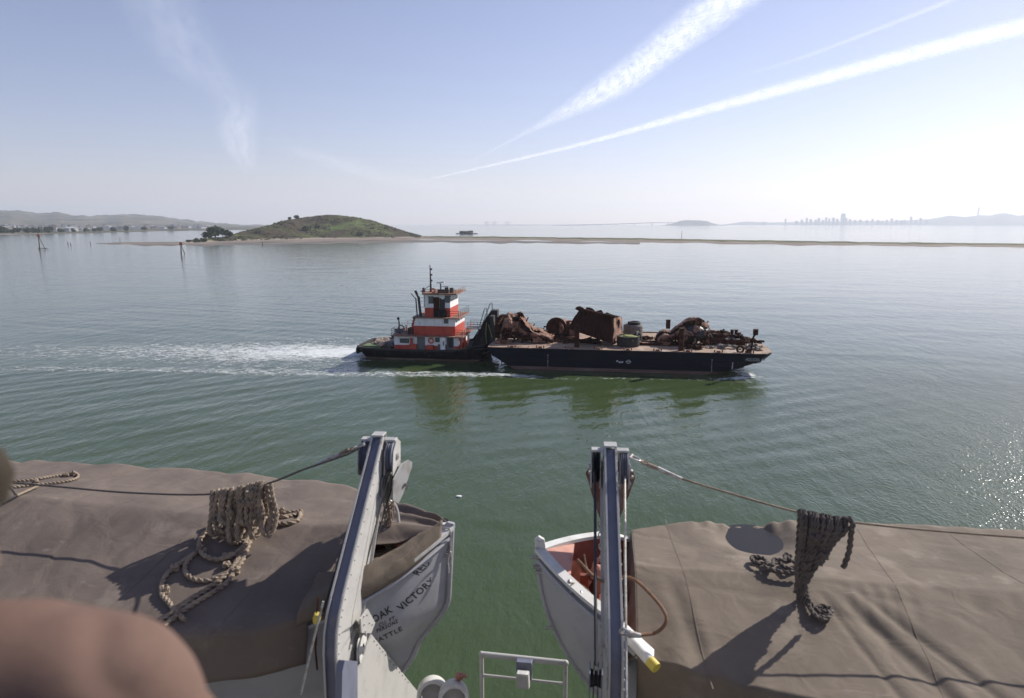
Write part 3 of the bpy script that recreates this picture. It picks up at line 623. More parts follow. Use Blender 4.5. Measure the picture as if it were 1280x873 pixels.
# ---- navigation marks and piles
def mark(px_, py, htop, label, lean=1, platform=False):
    p = at(px_, py, z=0); t_ = empty('channel_marker', p, radians(25)); tag(t_, label, 'channel marker'); s = htop
    b = MB()
    for q in ((0, 0, 0), (1.0*lean, .5, 0), (-.35, .9, 0)): b.tube([(q[0]*s*.32, q[1]*s*.25, -2), (0, 0, s*.82)], .24, 7)
    b.build('pile', M['pile'], t_)
    b = MB(); b.cbox((0, -.25, s*.86), (1.9, .08, 1.9), Matrix.Translation((0, 0, 0))); b.cbox((0, .35, s*.86), (1.9, .08, 1.9)); b.build('dayboard', M['dayboard'], t_)
    b = MB(); b.cbox((0, 0, s*.80), (1.5, 1.5, .12)); b.cyl((0, 0, s*.96), (0, 0, s*1.06), .2, 8); b.build('platform', M['pile'], t_)
    if platform: b = MB(); b.tube([(-1.5, 0, .7), (5.5, 0, .7)], .28, 6); b.build('float_log', M['pile'], t_)
mark(50, 312, 12.5, 'red-topped channel marker on leaning piles at the far left', platform=True)
mark(227, 317.5, 7.6, 'smaller red-topped channel marker off the point of the island')
for px_, py, h, lab in ((852, 297, 9.5, 'lone thin pile standing in the water beyond the spit'), (113, 306, 2.6, 'thin stake in the mudflat right of the leaning marker'), (85, 306.5, 2.5, 'short stump left of the thin stake in the mudflat'), (88.5, 307, 2.2, 'short stump nearest the thin stake in the mudflat'), (150, 301, 3, 'thin stake standing beyond the mudflat'), (328, 307, 3, 'thin white stake off the island beach'), (1271, 284, 9, 'tiny pile near the horizon at the right edge')):
    p = at(px_, py, z=0); b = MB(); b.tube([(p.x, p.y, -1), (p.x+.1, p.y, h*.6), (p.x, p.y, h)], [.35, .32, .3], 7); b.cyl((p.x, p.y, h), (p.x, p.y, h+.3), .36, 7); tag(b.build('mooring_pile', M['pile']), lab, 'pile')
# ------------------------------------------------------------------ BARGE
YB0, YB1, ZD = 92.6, 108.6, 3.0          # near and far side, deck height
def Bz(zx, zy, Y): return at(600+zx/6.737, 370+zy/6.737, Y=Y)
def Cz(zx, zy, Y): return at(780+zx/6.4, 370+zy/6.4, Y=Y)
def onB(zx, zy, z=ZD): return at(600+zx/6.737, 370+zy/6.737, z=z)
def onC(zx, zy, z=ZD): return at(780+zx/6.4, 370+zy/6.4, z=z)
xa, xb = -17.0, 21.7
barge = empty('barge', (xa, 100, 0)); tag(barge, 'long blue-black deck barge carrying rusty scrap, pushed by the tugboat', 'barge')
O = Vector((xa, 100, 0))
def ch(mb, name, m, par, smooth=False, bevel=0): mb.v = [tuple(Vector(v)-O) for v in mb.v]; return mb.build(name, m, par, smooth, bevel)
def sect(z):     # plan outline at height z, with raked ends and rounded bow corners
    k = max(0, (ZD-z)/ZD); f = 1.35 if z < 1.9 else 1
    xs0 = xa+max(0, 2.2-z)*1.6; xe = xb-interp([-.6, 0, 1.6, 2.3, 3.0], [8.2, 6.4, 1.6, .4, .0], z)
    o = []
    o += [(xs0, YB0+.3), (xs0+.4, YB0), (xe-2.6, YB0), (xe-1.1, YB0+.35), (xe-.25, YB0+1.4), (xe, YB0+3), (xe, YB1-7), (xe-.9, YB1-3.2), (xe-3.2, YB1-.8), (xe-6, YB1), (xs0+.4, YB1), (xs0, YB1-.3)]
    return o
b = MB(); zs = [-.6, 0, .45, .46, 1.2, 2, 2.6, ZD]; n = 12; vs = [(x, y, z) for z in zs for x, y in sect(z)]
fs = []; ms = []
for i in range(len(zs)-1):
    for k in range(n): b.cur = 1 if i < 2 else 0; b.add([vs[i*n+k], vs[i*n+(k+1) % n], vs[(i+1)*n+(k+1) % n], vs[(i+1)*n+k]], [(0, 1, 2, 3)])
ch(b, 'hull', [M['barge_hull'], M['boot']], barge)
b = MB(); o = sect(ZD); b.prism([(x, y, ZD-.05) for x, y in o], (0, 0, .09)); ch(b, 'deck', M['deck_tan'], barge)
for z_ in (2.86, 1.75, .95):
    b = MB(); o = sect(z_); 
    for k in range(n):
        p, q = o[k], o[(k+1) % n]; b.bar((p[0], p[1], z_), (q[0], q[1], z_), .18, .16)
    ch(b, 'rub_rail', M['barge_hull'], barge)
for k in range(12): b = MB(); x = xa+2+k*2.45; b.bar((x, YB0-.03, .5), (x, YB0-.03, 2.8), .08, .1, (0, 1, 0)); ch(b, 'side_seam', M['barge_hull'], barge)
def word(txt, size, fn, name, m, par, O_=None, sp=1.0, ext=0):
    cu = bpy.data.curves.new('w', 'FONT'); cu.body = txt; cu.size = size; cu.space_character = sp; cu.resolution_u = 2; cu.offset = size*ext; ob = bpy.data.objects.new('w', cu); C.collection.objects.link(ob)
    bpy.context.view_layer.update(); dg = bpy.context.evaluated_depsgraph_get(); me = bpy.data.meshes.new_from_object(ob.evaluated_get(dg)); bpy.data.objects.remove(ob)
    bm = bmesh.new(); bm.from_mesh(me)
    bmesh.ops.triangulate(bm, faces=bm.faces); bmesh.ops.subdivide_edges(bm, edges=[e for e in bm.edges if e.calc_length() > size*.25], cuts=2)
    for v in bm.verts:
        p = fn(v.co.x, v.co.y); v.co = p-O_ if O_ is not None else p
    bm.to_mesh(me); bm.free(); me.materials.clear(); me.materials.append(m); me.name = name
    o = bpy.data.objects.new(name, me); C.collection.objects.link(o); o.parent = par; return o
p = at(932, 449.5, Y=YB0-.12)
word('HUDSON  44', .62, lambda u, v: Vector((p.x+u*.62, YB0-.12, 2.05+v)), 'lettering', M['letter_white'], barge, O, 1.15)
for px_ in (684, 889):
    q = at(px_, 455, Y=YB0-.12)
    for k, tx in enumerate(('8', '7', '6', '5', '4')): word(tx, .34, lambda u, v, k=k: Vector((q.x+u, YB0-.13, 1.95-k*.36+v)), 'draft_mark', M['letter_white'], barge, O)
b = MB(); q = at(785.5, 453, Y=YB0-.13); b.torus((q.x, YB0-.13, 1.5), (0, 1, 0), .24, .035, 16, 6); b.bar((q.x-.4, YB0-.14, 1.5), (q.x+.4, YB0-.14, 1.5), .03, .06); 
for k in range(3): b.cbox((q.x-1.5+k*.33, YB0-.13, 1.55-.09*(k % 2)-k*.05), (.26, .03, .2))
ch(b, 'load_line_mark', M['letter_white'], barge)
q = onC(930, 560, 1.0); b = MB(); b.bar((16.2, YB0-.12, .9), (16.25, YB0-.12, 1.8), .12, .03, (0, 1, 0)); ch(b, 'scrape_mark', M['letter_white'], barge)
def bollard(x, y, h, r, m='rust'):
    b = MB(); b.cyl((x, y, ZD), (x, y, ZD+h), r, 12); b.cyl((x, y, ZD+h), (x, y, ZD+h+.12), r*1.15, 12); ch(b, 'bollard', M[m], barge)
for zx, zy, h, r in ((352, 262, 1.35, .36), (455, 440, 3.0, .36), (863, 318, .8, .26), (896, 318, .8, .26), (918, 326, .5, .3)):
    q = onC(zx, zy); bollard(q.x, max(q.y, YB0+.4), h, r)
q = onB(815, 435); bollard(q.x, max(q.y, YB0+.4), 3.0, .33)
q = onC(1072, 470); b = MB(); x, y = q.x-.8, max(q.y, YB0+.6); b.tube([(x, y, ZD), (x+.25, y, ZD+2.2), (x+.5, y, ZD+2.6)], .13, 8); b.cyl((x+.5, y, ZD+2.5), (x+.5, y, ZD+3.25), .34, 10); ch(b, 'bow_light_post', M['rust'], barge)
b = MB(); b.torus((x-1.3, y+.2, ZD+.45), (0, 1, 0), .42, .14, 16, 8); b.cbox((x-.2, y, ZD+.3), (.6, .5, .6)); ch(b, 'bow_chock', M['rust'], barge)
for k in range(9):
    b = MB(); xx = xa+3.4+k*4.0; b.cbox((xx, YB0+.35, ZD+.13), (.5, .3, .26)); b.cyl((xx-.5, YB0+.35, ZD+.05), (xx-.5, YB0+.35, ZD+.38), .09, 8); b.cyl((xx+.5, YB0+.35, ZD+.05), (xx+.5, YB0+.35, ZD+.38), .09, 8); ch(b, 'deck_cleat', M['rust_light'], barge)
# guard kerb on the deck edge
b = MB(); o = sect(ZD)
for k in (6, 7, 8, 9, 10):
    p1, q1 = o[k], o[(k+1) % n]; b.bar((p1[0], p1[1], ZD+.12), (q1[0], q1[1], ZD+.12), .2, .2)
ch(b, 'deck_kerb', M['deck_tan'], barge)
# ---- cargo
def plate(mb, c, w_, h_, R, cr=.25, n=7, th=.06, seed=0):
    vs = []
    for s in (0, 1):
        for j in range(n+1):
            for i in range(n+1):
                u, v = i/n-.5, j/n-.5; z = cr*mnoise.noise(Vector((u*2.6+seed, v*2.6, seed*1.7)))+cr*.4*mnoise.noise(Vector((u*7, v*7, seed)))
                e = 1+.12*mnoise.noise(Vector((u*5+seed, v*5, 9)))
                vs.append(R @ Vector((u*w_*e, v*h_*e, z+s*th))+Vector(c))
    N = (n+1)**2; fs = []
    for j in range(n):
        for i in range(n):
            a = j*(n+1)+i; fs += [(a, a+1, a+n+2, a+n+1), (N+a, N+a+n+1, N+a+n+2, N+a+1)]
    for i in range(n):
        for a, b_ in ((i, i+1), (n*(n+1)+i+1, n*(n+1)+i), ((i+1)*(n+1), i*(n+1)), (i*(n+1)+n, (i+1)*(n+1)+n)): fs.append((a, N+a, N+b_, b_))
    mb.add(vs, fs)
def rot(rx, ry, rz): return Matrix.Rotation(rz, 3, 'Z') @ Matrix.Rotation(ry, 3, 'Y') @ Matrix.Rotation(rx, 3, 'X')
def bentpipe(mb, a, b_, r, sag, rr):
    a, b_ = Vector(a), Vector(b_); m_ = [(a.lerp(b_, t_)+Vector((rr.uniform(-sag, sag), rr.uniform(-sag, sag), rr.uniform(-sag, sag)))*sin(pi*t_)) for t_ in (0, .3, .65, 1)]
    mb.tube(spline(m_, .4), r, 6)
def wreck(px0, px1, ztop, Yc, label, seed, prof, gear=False, mouth=None, depth=2.1):
    a = at(px0, 428, Y=Yc).x; b_ = at(px1, 428, Y=Yc).x; W = b_-a; rr = random.Random(seed)
    t_ = empty('crumpled_wreck', (a, Yc, ZD+.04)); tag(t_, label, 'scrap wreck')
    top = lambda u: interp([p_[0] for p_ in prof], [p_[1] for p_ in prof], u)*ztop
    def skin(rs, name, m, n1, n2, a0, a1, cr, sd):
        V = []
        for s_ in (0, 1):
            for i in range(n1+1):
                u = i/n1; h = top(u)*rs
                for k in range(n2+1):
                    th = lerp(a0, a1, k/n2); c, q = cos(th), sin(th)
                    y = c*depth*rs*(.75+.25*min(1, h/3)); z = h*(.5+.5*q) if q > -.2 else h*.4*(1+q)
                    d = cr*(mnoise.noise(Vector((u*5+sd, th*1.3, 1)))+.6*mnoise.noise(Vector((u*13+sd, th*3.1, 2)))+.35*(abs(mnoise.noise(Vector((u*22, th*5, sd))))))
                    k2 = 1+d*.32-s_*.03
                    V.append((u*W+d*.25, y*k2, max(.02, z*(1+d*.13)-s_*.05)))
        N = (n1+1)*(n2+1); F = []
        for s_ in (0, 1):
            for i in range(n1):
                for k in range(n2):
                    hole = mnoise.noise(Vector((i/n1*4.2+sd*2, lerp(a0, a1, k/n2)*1.25, 7))) > ((.30 if lerp(a0, a1, k/n2) < 1.9 else .02) if name == 'torn_shell' else .12)
                    if hole: continue
                    q = s_*N+i*(n2+1)+k; F.append((q, q+1, q+n2+2, q+n2+1))
        mb = MB(); mb.add(V, F); return mb.build(name, m, t_)
    skin(1.0, 'torn_shell', M['rust_light'], 34, 26, -.5, pi+.5, 1.0, seed)
    skin(.80, 'inner_plating', M['rust'], 20, 20, -.6, pi+.6, .8, seed+5)
    mb = MB()
    for k in range(44):
        u = rr.random(); h = top(u)
        bentpipe(mb, (u*W, -depth*rr.uniform(.75, 1.12), rr.uniform(0, h*.6)), (max(0, min(1, u+rr.uniform(-.22, .22)))*W, -depth*rr.uniform(.6, 1.1), rr.uniform(.1, .75)*h), rr.uniform(.06, .14), .25, rr)
    for k in range(8):
        u = (k+.5)/8; h = top(u); bentpipe(mb, (u*W-.4, -depth*.8, h*.35), (u*W+.5, depth*.3, h*.98), .09, .15, rr)
    mb.build('twisted_pipe', M['rust'], t_)
    mb = MB()
    for k in range(1):
        u = rr.uniform(.15, .85); plate(mb, (u*W, -depth*1.05, top(u)*.3), 1.3, .9, rot(rr.uniform(.9, 1.6), rr.uniform(-.4, .4), rr.uniform(-.4, .4)), .3, 6, .05, seed+k)
    mb.build('torn_plate', M['rust_light'], t_)
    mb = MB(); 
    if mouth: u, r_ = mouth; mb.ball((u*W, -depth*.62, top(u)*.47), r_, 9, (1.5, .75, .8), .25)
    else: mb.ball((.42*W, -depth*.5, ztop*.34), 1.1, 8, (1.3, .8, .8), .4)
    mb.build('opening_shade', M['black'], t_)  # black ball stands in for the shade inside the opening
    if gear:
        g = MB(); R_ = ztop*.46; cx, cz = .35, R_+.05; MM = Matrix.Translation((cx, -.5, cz)) @ Matrix.Rotation(radians(66), 4, 'Z'); g.lathe([(0, -.3), (R_*.93, -.3), (R_*.93, .3), (0, .3)], (0, 0, 0), (0, 1, 0), 36)
        for k in range(26):
            a_ = 2*pi*k/26; g.cbox((0, 0, 0), (.3, .62, .22), MM.inverted() @ MM @ Matrix.Translation((cos(a_)*R_*.97, 0, sin(a_)*R_*.97)) @ Matrix.Rotation(-a_, 4, 'Y'))
        g.lathe([(0, -.5), (.45, -.5), (.5, .5), (0, .5)], (0, 0, 0), (0, 1, 0), 16)
        g.v = [tuple(MM @ Vector(v)) for v in g.v]; g.build('toothed_wheel', M['rust'], t_)
    return t_
wreck(627, 692, 4.1, 98.5, 'crumpled rusty machinery with a toothed wheel nearest the tugboat', 3, [(0, .5), (.08, .92), (.3, 1), (.36, 1), (.5, .72), (.62, .5), (.8, .38), (1, .2)], gear=True)
wreck(820, 884, 3.8, 99.0, 'crumpled rusty frame with a dark open end on the forward half of the barge', 8, [(0, .3), (.05, .45), (.12, .52), (.28, .5), (.4, .72), (.6, .96), (.75, 1), (.95, .88), (1, .8)], mouth=(.74, 1.3))
# cable spool
def spool(p0, R_, L, label):
    t_ = empty('cable_spool', p0); tag(t_, label, 'spool')
    for s in (0, L):
        b = MB(); b.lathe([(.12, -.09), (R_, -.09), (R_, .09), (.12, .09)], (s, 0, R_), (1, -.35, 0), 26); b.build('flange', M['rust'], t_)
    b = MB(); ax = Vector((1, -.35, 0)).normalized(); b.cyl(Vector((0, 0, R_))-ax*.2, Vector((L, 0, R_))+ax*.2, .28, 12); b.build('axle', M['rust_light'], t_)
    b = MB(); b.cyl(Vector((.1, 0, R_)), Vector((L-.1, 0, R_)), R_*.62, 18); b.build('drum', M['rust'], t_)
q = onB(640, 355); 
t_ = empty('winch_drum', (q.x, q.y, ZD+.04)); tag(t_, 'round rusty winch drum lying between the toothed wreck and the big hull piece', 'winch drum')
b = MB(); b.lathe([(0, -.25), (1.5, -.25), (1.55, -.15), (1.55, .2), (1.3, .25), (0, .25)], (0, 0, 1.55), (.35, -1, 0), 28); b.build('flange', M['rust'], t_)
b = MB(); b.cyl((.1, 0, 1.5), (.9, 3.2, 1.5), 1.0, 20); b.build('drum', M['rust_light'], t_)
b = MB(); b.lathe([(0, -.2), (1.2, -.2), (1.2, .2), (0, .2)], (1.9, 2.2, 1.2), (.2, -1, 0), 24); b.cbox((2.6, 1.6, 1.1), (1.3, 2, 2.1)); b.build('gear_case', M['rust_light'], t_)
b = MB(); b.cyl((-.15, -.35, 1.55), (-.25, -.7, 1.55), .32, 12); b.build('hub', M['rust'], t_)
b = MB(); b.cbox((1.2, .6, .16), (3.6, 3.4, .3)); b.build('bed_frame', M['rust'], t_)
# big torn hull section (hollow, tilted)
Yn = 95.2
A_, B_, C_, D2 = Bz(835, 112, Yn+1.2), Bz(1128, 185, Yn), Bz(1122, 405, Yn), Bz(738, 275, Yn+.2)
t_ = empty('scrap_hull_section', (C_.x, C_.y, ZD+.04)); tag(t_, 'large rust-brown torn box of hull plating tipped on edge mid barge', 'hull section'); OO = Vector((C_.x, C_.y, ZD+.04))
def facegrid(mb, P, n, m_, cr, th, seed, rag=0):
    a, b_, c, d = [Vector(p) for p in P]; nn = (b_-a).cross(d-a).normalized(); vs = []
    for s in (0, 1):
        for j in range(m_+1):
            for i in range(n+1):
                u, v = i/n, j/m_; p = a.lerp(b_, u).lerp(d.lerp(c, u), v)
                k = cr*mnoise.noise(Vector((u*3+seed, v*3, 2)))+cr*.5*sin(u*pi*8)*.25
                if rag and j == 0: p = p+(a-d).normalized()*rag*mnoise.noise(Vector((u*9, seed, 1)))
                vs.append(p+nn*(k+s*th)-OO)
    N = (n+1)*(m_+1); fs = []
    for j in range(m_):
        for i in range(n): q_ = j*(n+1)+i; fs += [(q_, q_+1, q_+n+2, q_+n+1), (N+q_, N+q_+n+1, N+q_+n+2, N+q_+1)]
    for i in range(n): fs += [(i, N+i, N+i+1, i+1), (m_*(n+1)+i+1, N+m_*(n+1)+i+1, N+m_*(n+1)+i, m_*(n+1)+i)]
    for j in range(m_): q_ = j*(n+1); w2 = q_+n; fs += [(q_+n+1, N+q_+n+1, N+q_, q_), (w2, N+w2, N+w2+n+1, w2+n+1)]
    mb.add(vs, fs)
dv = Vector((1.6, 6.6, -.3))
E_, F_, G_, H_ = A_+dv*.55, B_+dv, C_+dv, D2+dv*.7
F_ = Bz(1195, 178, Yn+6.0); G_ = Bz(1198, 352, Yn+6.0)
b = MB(); facegrid(b, (A_, B_, C_, D2), 22, 12, .35, .12, 1, .6); b.build('near_side', M['rust_plate'], t_)
b = MB(); facegrid(b, (B_, F_, G_, C_), 12, 10, .25, .12, 5); b.build('end_plate', M['rust_light'], t_)  # paler rust puts the sunlight on this end face into its colour
b = MB(); facegrid(b, (F_, E_, H_, G_), 12, 8, .3, .12, 8, .5); b.build('far_side', M['rust_plate'], t_)
b = MB(); facegrid(b, (D2, C_, G_, H_), 12, 8, .2, .12, 12); b.build('bottom_plate', M['rust_plate'], t_)
for k in range(9):
    u = (k+.5)/9; b = MB(); p1 = A_.lerp(B_, u)+Vector((0, -.12, 0)); p2 = D2.lerp(C_, u)+Vector((0, -.15, 0)); b.bar(p1-OO, p2-OO, .1, .22); b.build('rib', M['rust_plate'], t_)
b = MB(); b.bar(A_-OO+Vector((-.3, 0, .1)), B_-OO+Vector((.2, 0, .1)), .35, .3); b.ball(A_-OO+Vector((.1, 0, .1)), .5, 5, (1.3, 1, .6), .6); b.build('bent_rim', M['rust_plate'], t_)
b = MB(); q = B_.lerp(F_, .5).lerp(C_.lerp(G_, .5), .45)-OO; b.ball(q+Vector((.05, -.3, .7)), .22, 6, (.7, 1, 2.6), .9); b.build('hole_shade', M['black'], t_)  # black ball paints the dark inside of a hole
# tank drum with tyre, tub
q = onC(70, 345); t_ = empty('mooring_buoy', (q.x, q.y+.6, ZD+.04)); tag(t_, 'squat grey drum with a tyre on top standing behind the black tub', 'drum')
b = MB(); b.lathe([(0, 0), (1.35, 0), (1.45, .2), (1.45, 1.9), (1.3, 2.1), (0, 2.1)], (0, 0, 0), n=24); b.build('drum', M['tile'], t_)
b = MB(); b.torus((.15, 0, 2.3), (0, 0, 1), .75, .24, 24, 8); b.build('tyre', M['rubber'], t_)
q = onC(50, 405); t_ = empty('round_tub', (q.x-.3, q.y+.3, ZD+.04)); tag(t_, 'black round tub filled with yellow-green scrap on the barge', 'tub')
b = MB(); b.lathe([(0, 0), (1.5, 0), (1.6, .3), (1.6, 1.45), (1.45, 1.45), (1.4, 1.2), (0, 1.2)], (0, 0, 0), n=26); b.build('tub_wall', M['rubber'], t_)
b = MB(); b.ball((0, 0, 1.15), 1.35, 8, (1, 1, .28), .5); b.build('fill', M['moss'], t_)
q = onC(112, 395); b = MB(); b.torus((q.x, q.y+.6, ZD+1.0), (1, -.4, .3), .75, .24, 24, 8); tag(b.build('leaning_tyre', M['rubber'], smooth=True), 'worn tyre leaning against the right side of the black tub', 'tyre')
q = onC(662, 392); b = MB(); b.torus((q.x, q.y, ZD+.88), (.25, -1, .15), .62, .25, 24, 8); tag(b.build('loose_tyre', M['rubber'], smooth=True), 'black tyre standing upright at the forward end of the crumpled frame', 'tyre')
# grating pallet
q = onC(280, 398); t_ = empty('rusty_rack', (q.x, q.y+.8, ZD+.04), .05); tag(t_, 'low rusty rack of upright stakes lying aft of the open-ended wreck', 'rack')
b = MB(); b.cbox((0, -1.1, .2), (5.2, .18, .3)); b.cbox((0, 1.1, .2), (5.2, .18, .3)); b.cbox((-2.6, 0, .2), (.18, 2.3, .3)); b.cbox((2.6, 0, .2), (.18, 2.3, .3)); b.build('frame', M['rust'], t_)
for k in range(9): b = MB(); b.bar((-2.4+k*.6, -.9, .1), (-2.3+k*.6, .9, .9), .1, .1); b.build('stake', M['rust'], t_)
b = MB(); b.cbox((0, 0, .12), (5, 2, .08)); b.build('tray', M['rust_light'], t_)
# open crate frame
q = onC(520, 402); t_ = empty('steel_crate', (q.x, q.y+.3, ZD+.04), -.2); tag(t_, 'open box-shaped steel frame beside the tall post on the barge', 'crate'); b = MB()
for x in (-.9, .9):
    for y in (-.7, .7): b.bar((x, y, 0), (x, y, 1.7), .22, .22)
for z_ in (.1, 1.6):
    for y in (-.7, .7): b.bar((-.9, y, z_), (.9, y, z_), .22, .22)
    for x in (-.9, .9): b.bar((x, -.7, z_), (x, .7, z_), .22, .22)
b.build('frame', M['tile'], t_); b = MB(); b.cbox((0, .4, .7), (1.4, .2, 1.2)); b.build('back_panel', M['rust'], t_)
# dark hopper tank near the bow
q = onC(830, 400); t_ = empty('scrap_skip', (q.x, q.y+1.2, ZD+.04), .06); tag(t_, 'long dark torn skip lying across the forward deck', 'skip')
b = MB(); facegridO = OO; OO = Vector((0, 0, 0))
for P in (((-3.1, -1.1, 1.35), (3.1, -1.1, 1.0), (3.1, -1.1, 0), (-3.1, -1.1, 0)), ((3.1, 1.1, 1.5), (-3.1, 1.1, 1.9), (-3.1, 1.1, 0), (3.1, 1.1, 0)), ((3.1, -1.1, 1.3), (3.1, 1.1, 1.5), (3.1, 1.1, 0), (3.1, -1.1, 0)), ((-3.1, 1.1, 1.9), (-3.1, -1.1, 1.7), (-3.1, -1.1, 0), (-3.1, 1.1, 0))): facegrid(b, P, 10, 5, .3, .1, 3, .5)
b.build('skip_wall', M['rust'], t_); t_.scale = (.78, .85, .75)
b = MB()
for k in range(8): plate(b, (-2.4+k*.68, random.uniform(-.4, .4), .8), 1.2, 1.2, rot(random.uniform(-.6, .6), random.uniform(-.5, .5), k), .4, 4, .06, k)
b.build('scrap_fill', M['tile'], t_)
# piles of rubble and chain on the forward deck
def heap(q, L, W, h, m_, label, cat, n, name, seed):
    rr = random.Random(seed); b = MB()
    for k in range(n):
        a_ = rr.random()*6.28; r_ = sqrt(rr.random()); x = cos(a_)*r_*L/2; y = sin(a_)*r_*W/2; z_ = h*(1-r_)*rr.random(); s_ = rr.uniform(.12, .34)
        if rr.random() < .45: b.ball((x, y, z_+s_*.5), s_, 4, (rr.uniform(.8, 1.7), 1, .7), .6)
        elif rr.random() < .5: plate(b, (x, y, z_+.2), s_*4, s_*2.5, rot(rr.uniform(-.6, .6), rr.uniform(-.6, .6), a_), .2, 3, .05, k)
        else: bentpipe(b, (x, y, z_+.08), (x*.6+rr.uniform(-.4, .4), y+rr.uniform(-.4, .4), z_+rr.uniform(.05, .3)), .07, .12, rr)
    o = b.build(name, m_, origin=(0, 0, 0)); o.location = (q.x, q.y, ZD+.04); tag(o, label, cat); return o
for i, (zx, zy, L, W, h, m_, lab) in enumerate(((850, 425, 5.4, 1.8, .6, 'tile', 'low heap of grey rubble in front of the torn skip'), (1020, 425, 2.8, 2.2, .9, 'tile', 'round heap of dark chain near the bow lamp post'), (1000, 372, 3.0, 2.2, .3, 'rust', 'flat heap of rusty bars at the far side of the bow'), (930, 360, 2.6, 2, .9, 'tile', 'small grey heap just beyond the forward end of the skip'),
                                            (560, 425, 2.4, 1.4, .6, 'rust', 'little rusty heap beside the steel crate frame'), (690, 300, 2.6, 1.4, .35, 'rust_light', 'thin scatter of rust near the far deck edge'), (795, 308, 1.8, 1.2, .5, 'rust', 'small heap at the far deck edge behind the skip'), (150, 350, 2.6, 2, .3, 'rust', 'thin litter of scrap between the grey drum and the rack'))):
    heap(onC(zx, zy), L, W, h, M[m_], lab, 'scrap heap', 30, 'scrap_heap', 30+i)
for i, (zx, zy, L, W, h, m_, lab) in enumerate(((700, 390, 5.5, 2.0, .55, 'rust', 'low rusty tangle in front of the winch drum'), (540, 335, 3.2, 3.2, 1.6, 'rust', 'rusty tangle between the toothed wreck and the winch drum'), (930, 400, 3.0, 2.0, .5, 'rust', 'dark scrap heap under the big hull piece'), (190, 405, 1.6, .8, .3, 'rust_light', 'handful of orange rusty bits at the aft corner of the barge deck'))):
    heap(onB(zx, zy), L, W, h, M[m_], lab, 'scrap heap', 50, 'scrap_heap', 60+i)
# ------------------------------------------------------------------ TUGBOAT
YT = 96.3; YW = 97.3; YC = 101.0; YF = 2*YC-YT
def Tz(zx, zy, Y=YW): return at(430+zx/5.457, 320+zy/5.457, Y=Y)
tug = empty('tugboat', (-27, YC, 0)); tag(tug, 'red and white pusher tugboat with black hull and stepped wheelhouse behind the barge', 'tugboat'); O = Vector((-27, YC, 0))
xst, xbw = -38.0, -17.6
def tplan(z):
    f = interp([-.6, 0, 1, 1.8], [.86, .93, 1, 1], z); hw = (YC-YT)*f; a = xst+interp([-.6, 0, 1.2, 1.8], [2.2, 1.2, .2, 0], z); b_ = xbw-interp([-.6, 0, 1.2, 2.6], [1.6, 1, .2, 0], z)
    return [(a+.8, YC-hw*.92), (a+2.4, YC-hw), (b_-2.5, YC-hw), (b_-.5, YC-hw*.9), (b_, YC-hw*.6), (b_, YC+hw*.6), (b_-.5, YC+hw*.9), (b_-2.5, YC+hw), (a+2.4, YC+hw), (a+.8, YC+hw*.92), (a, YC+hw*.7), (a, YC-hw*.7)]
b = MB(); zs = [-.6, 0, .3, .31, 1.0, 1.5]; vs = [(x, y, z) for z in zs for x, y in tplan(z)]
def sheer(x): return .95*sm(-24, -18, x)+.15*sm(-33, -36, x)
for i in range(len(zs)-1):
    for k in range(12):
        b.cur = 1 if i < 2 else 0
        P = [vs[i*12+k], vs[i*12+(k+1) % 12], vs[(i+1)*12+(k+1) % 12], vs[(i+1)*12+k]]
        P = [(x, y, z+(sheer(x)*(z/1.5) if z > .31 else 0)) for x, y, z in P]; 
        # split long sides so the sheer curves
        if k in (1, 7):
            for q_ in range(10):
                u0, u1 = q_/10, (q_+1)/10; g = lambda a, c, u: Vector(a).lerp(Vector(c), u)
                S = [g(P[0], P[1], u0), g(P[0], P[1], u1), g(P[3], P[2], u1), g(P[3], P[2], u0)]
                zz = (zs[i], zs[i], zs[i+1], zs[i+1]); S = [(s_.x, s_.y, z_+(sheer(s_.x)*(z_/1.5) if z_ > .31 else 0)) for s_, z_ in zip(S, zz)]; b.add(S, [(0, 1, 2, 3)])
        else: b.add(P, [(0, 1, 2, 3)])
ch(b, 'hull', [M['hull_black'], M['boot']], tug)
o = tplan(1.5); 
b = MB(); b.prism([(x, y, 1.18) for x, y in [(lerp(p_[0], -27, .02), lerp(p_[1], YC, .03)) for p_ in o]], (0, 0, .1)); ch(b, 'deck', M['tug_deck'], tug)
b = MB()
for k in list(range(12)):
    p1, q1 = o[k], o[(k+1) % 12]; nseg = 10 if k in (1, 7) else 2
    for s_ in range(nseg):
        u0, u1 = s_/nseg, (s_+1)/nseg; x0, y0, x1, y1 = lerp(p1[0], q1[0], u0), lerp(p1[1], q1[1], u0), lerp(p1[0], q1[0], u1), lerp(p1[1], q1[1], u1)
        b.bar((x0, y0, 1.52+sheer(x0)), (x1, y1, 1.52+sheer(x1)), .34, .26)
ch(b, 'fender_rail', M['rubber'], tug)
for k in range(7):
    b = MB(); x = xst-.05; y = YC-3+k; b.torus((x, y, 1.05), (1, 0, 0), .42, .18, 16, 6); ch(b, 'tyre_fender', M['rubber'], tug)
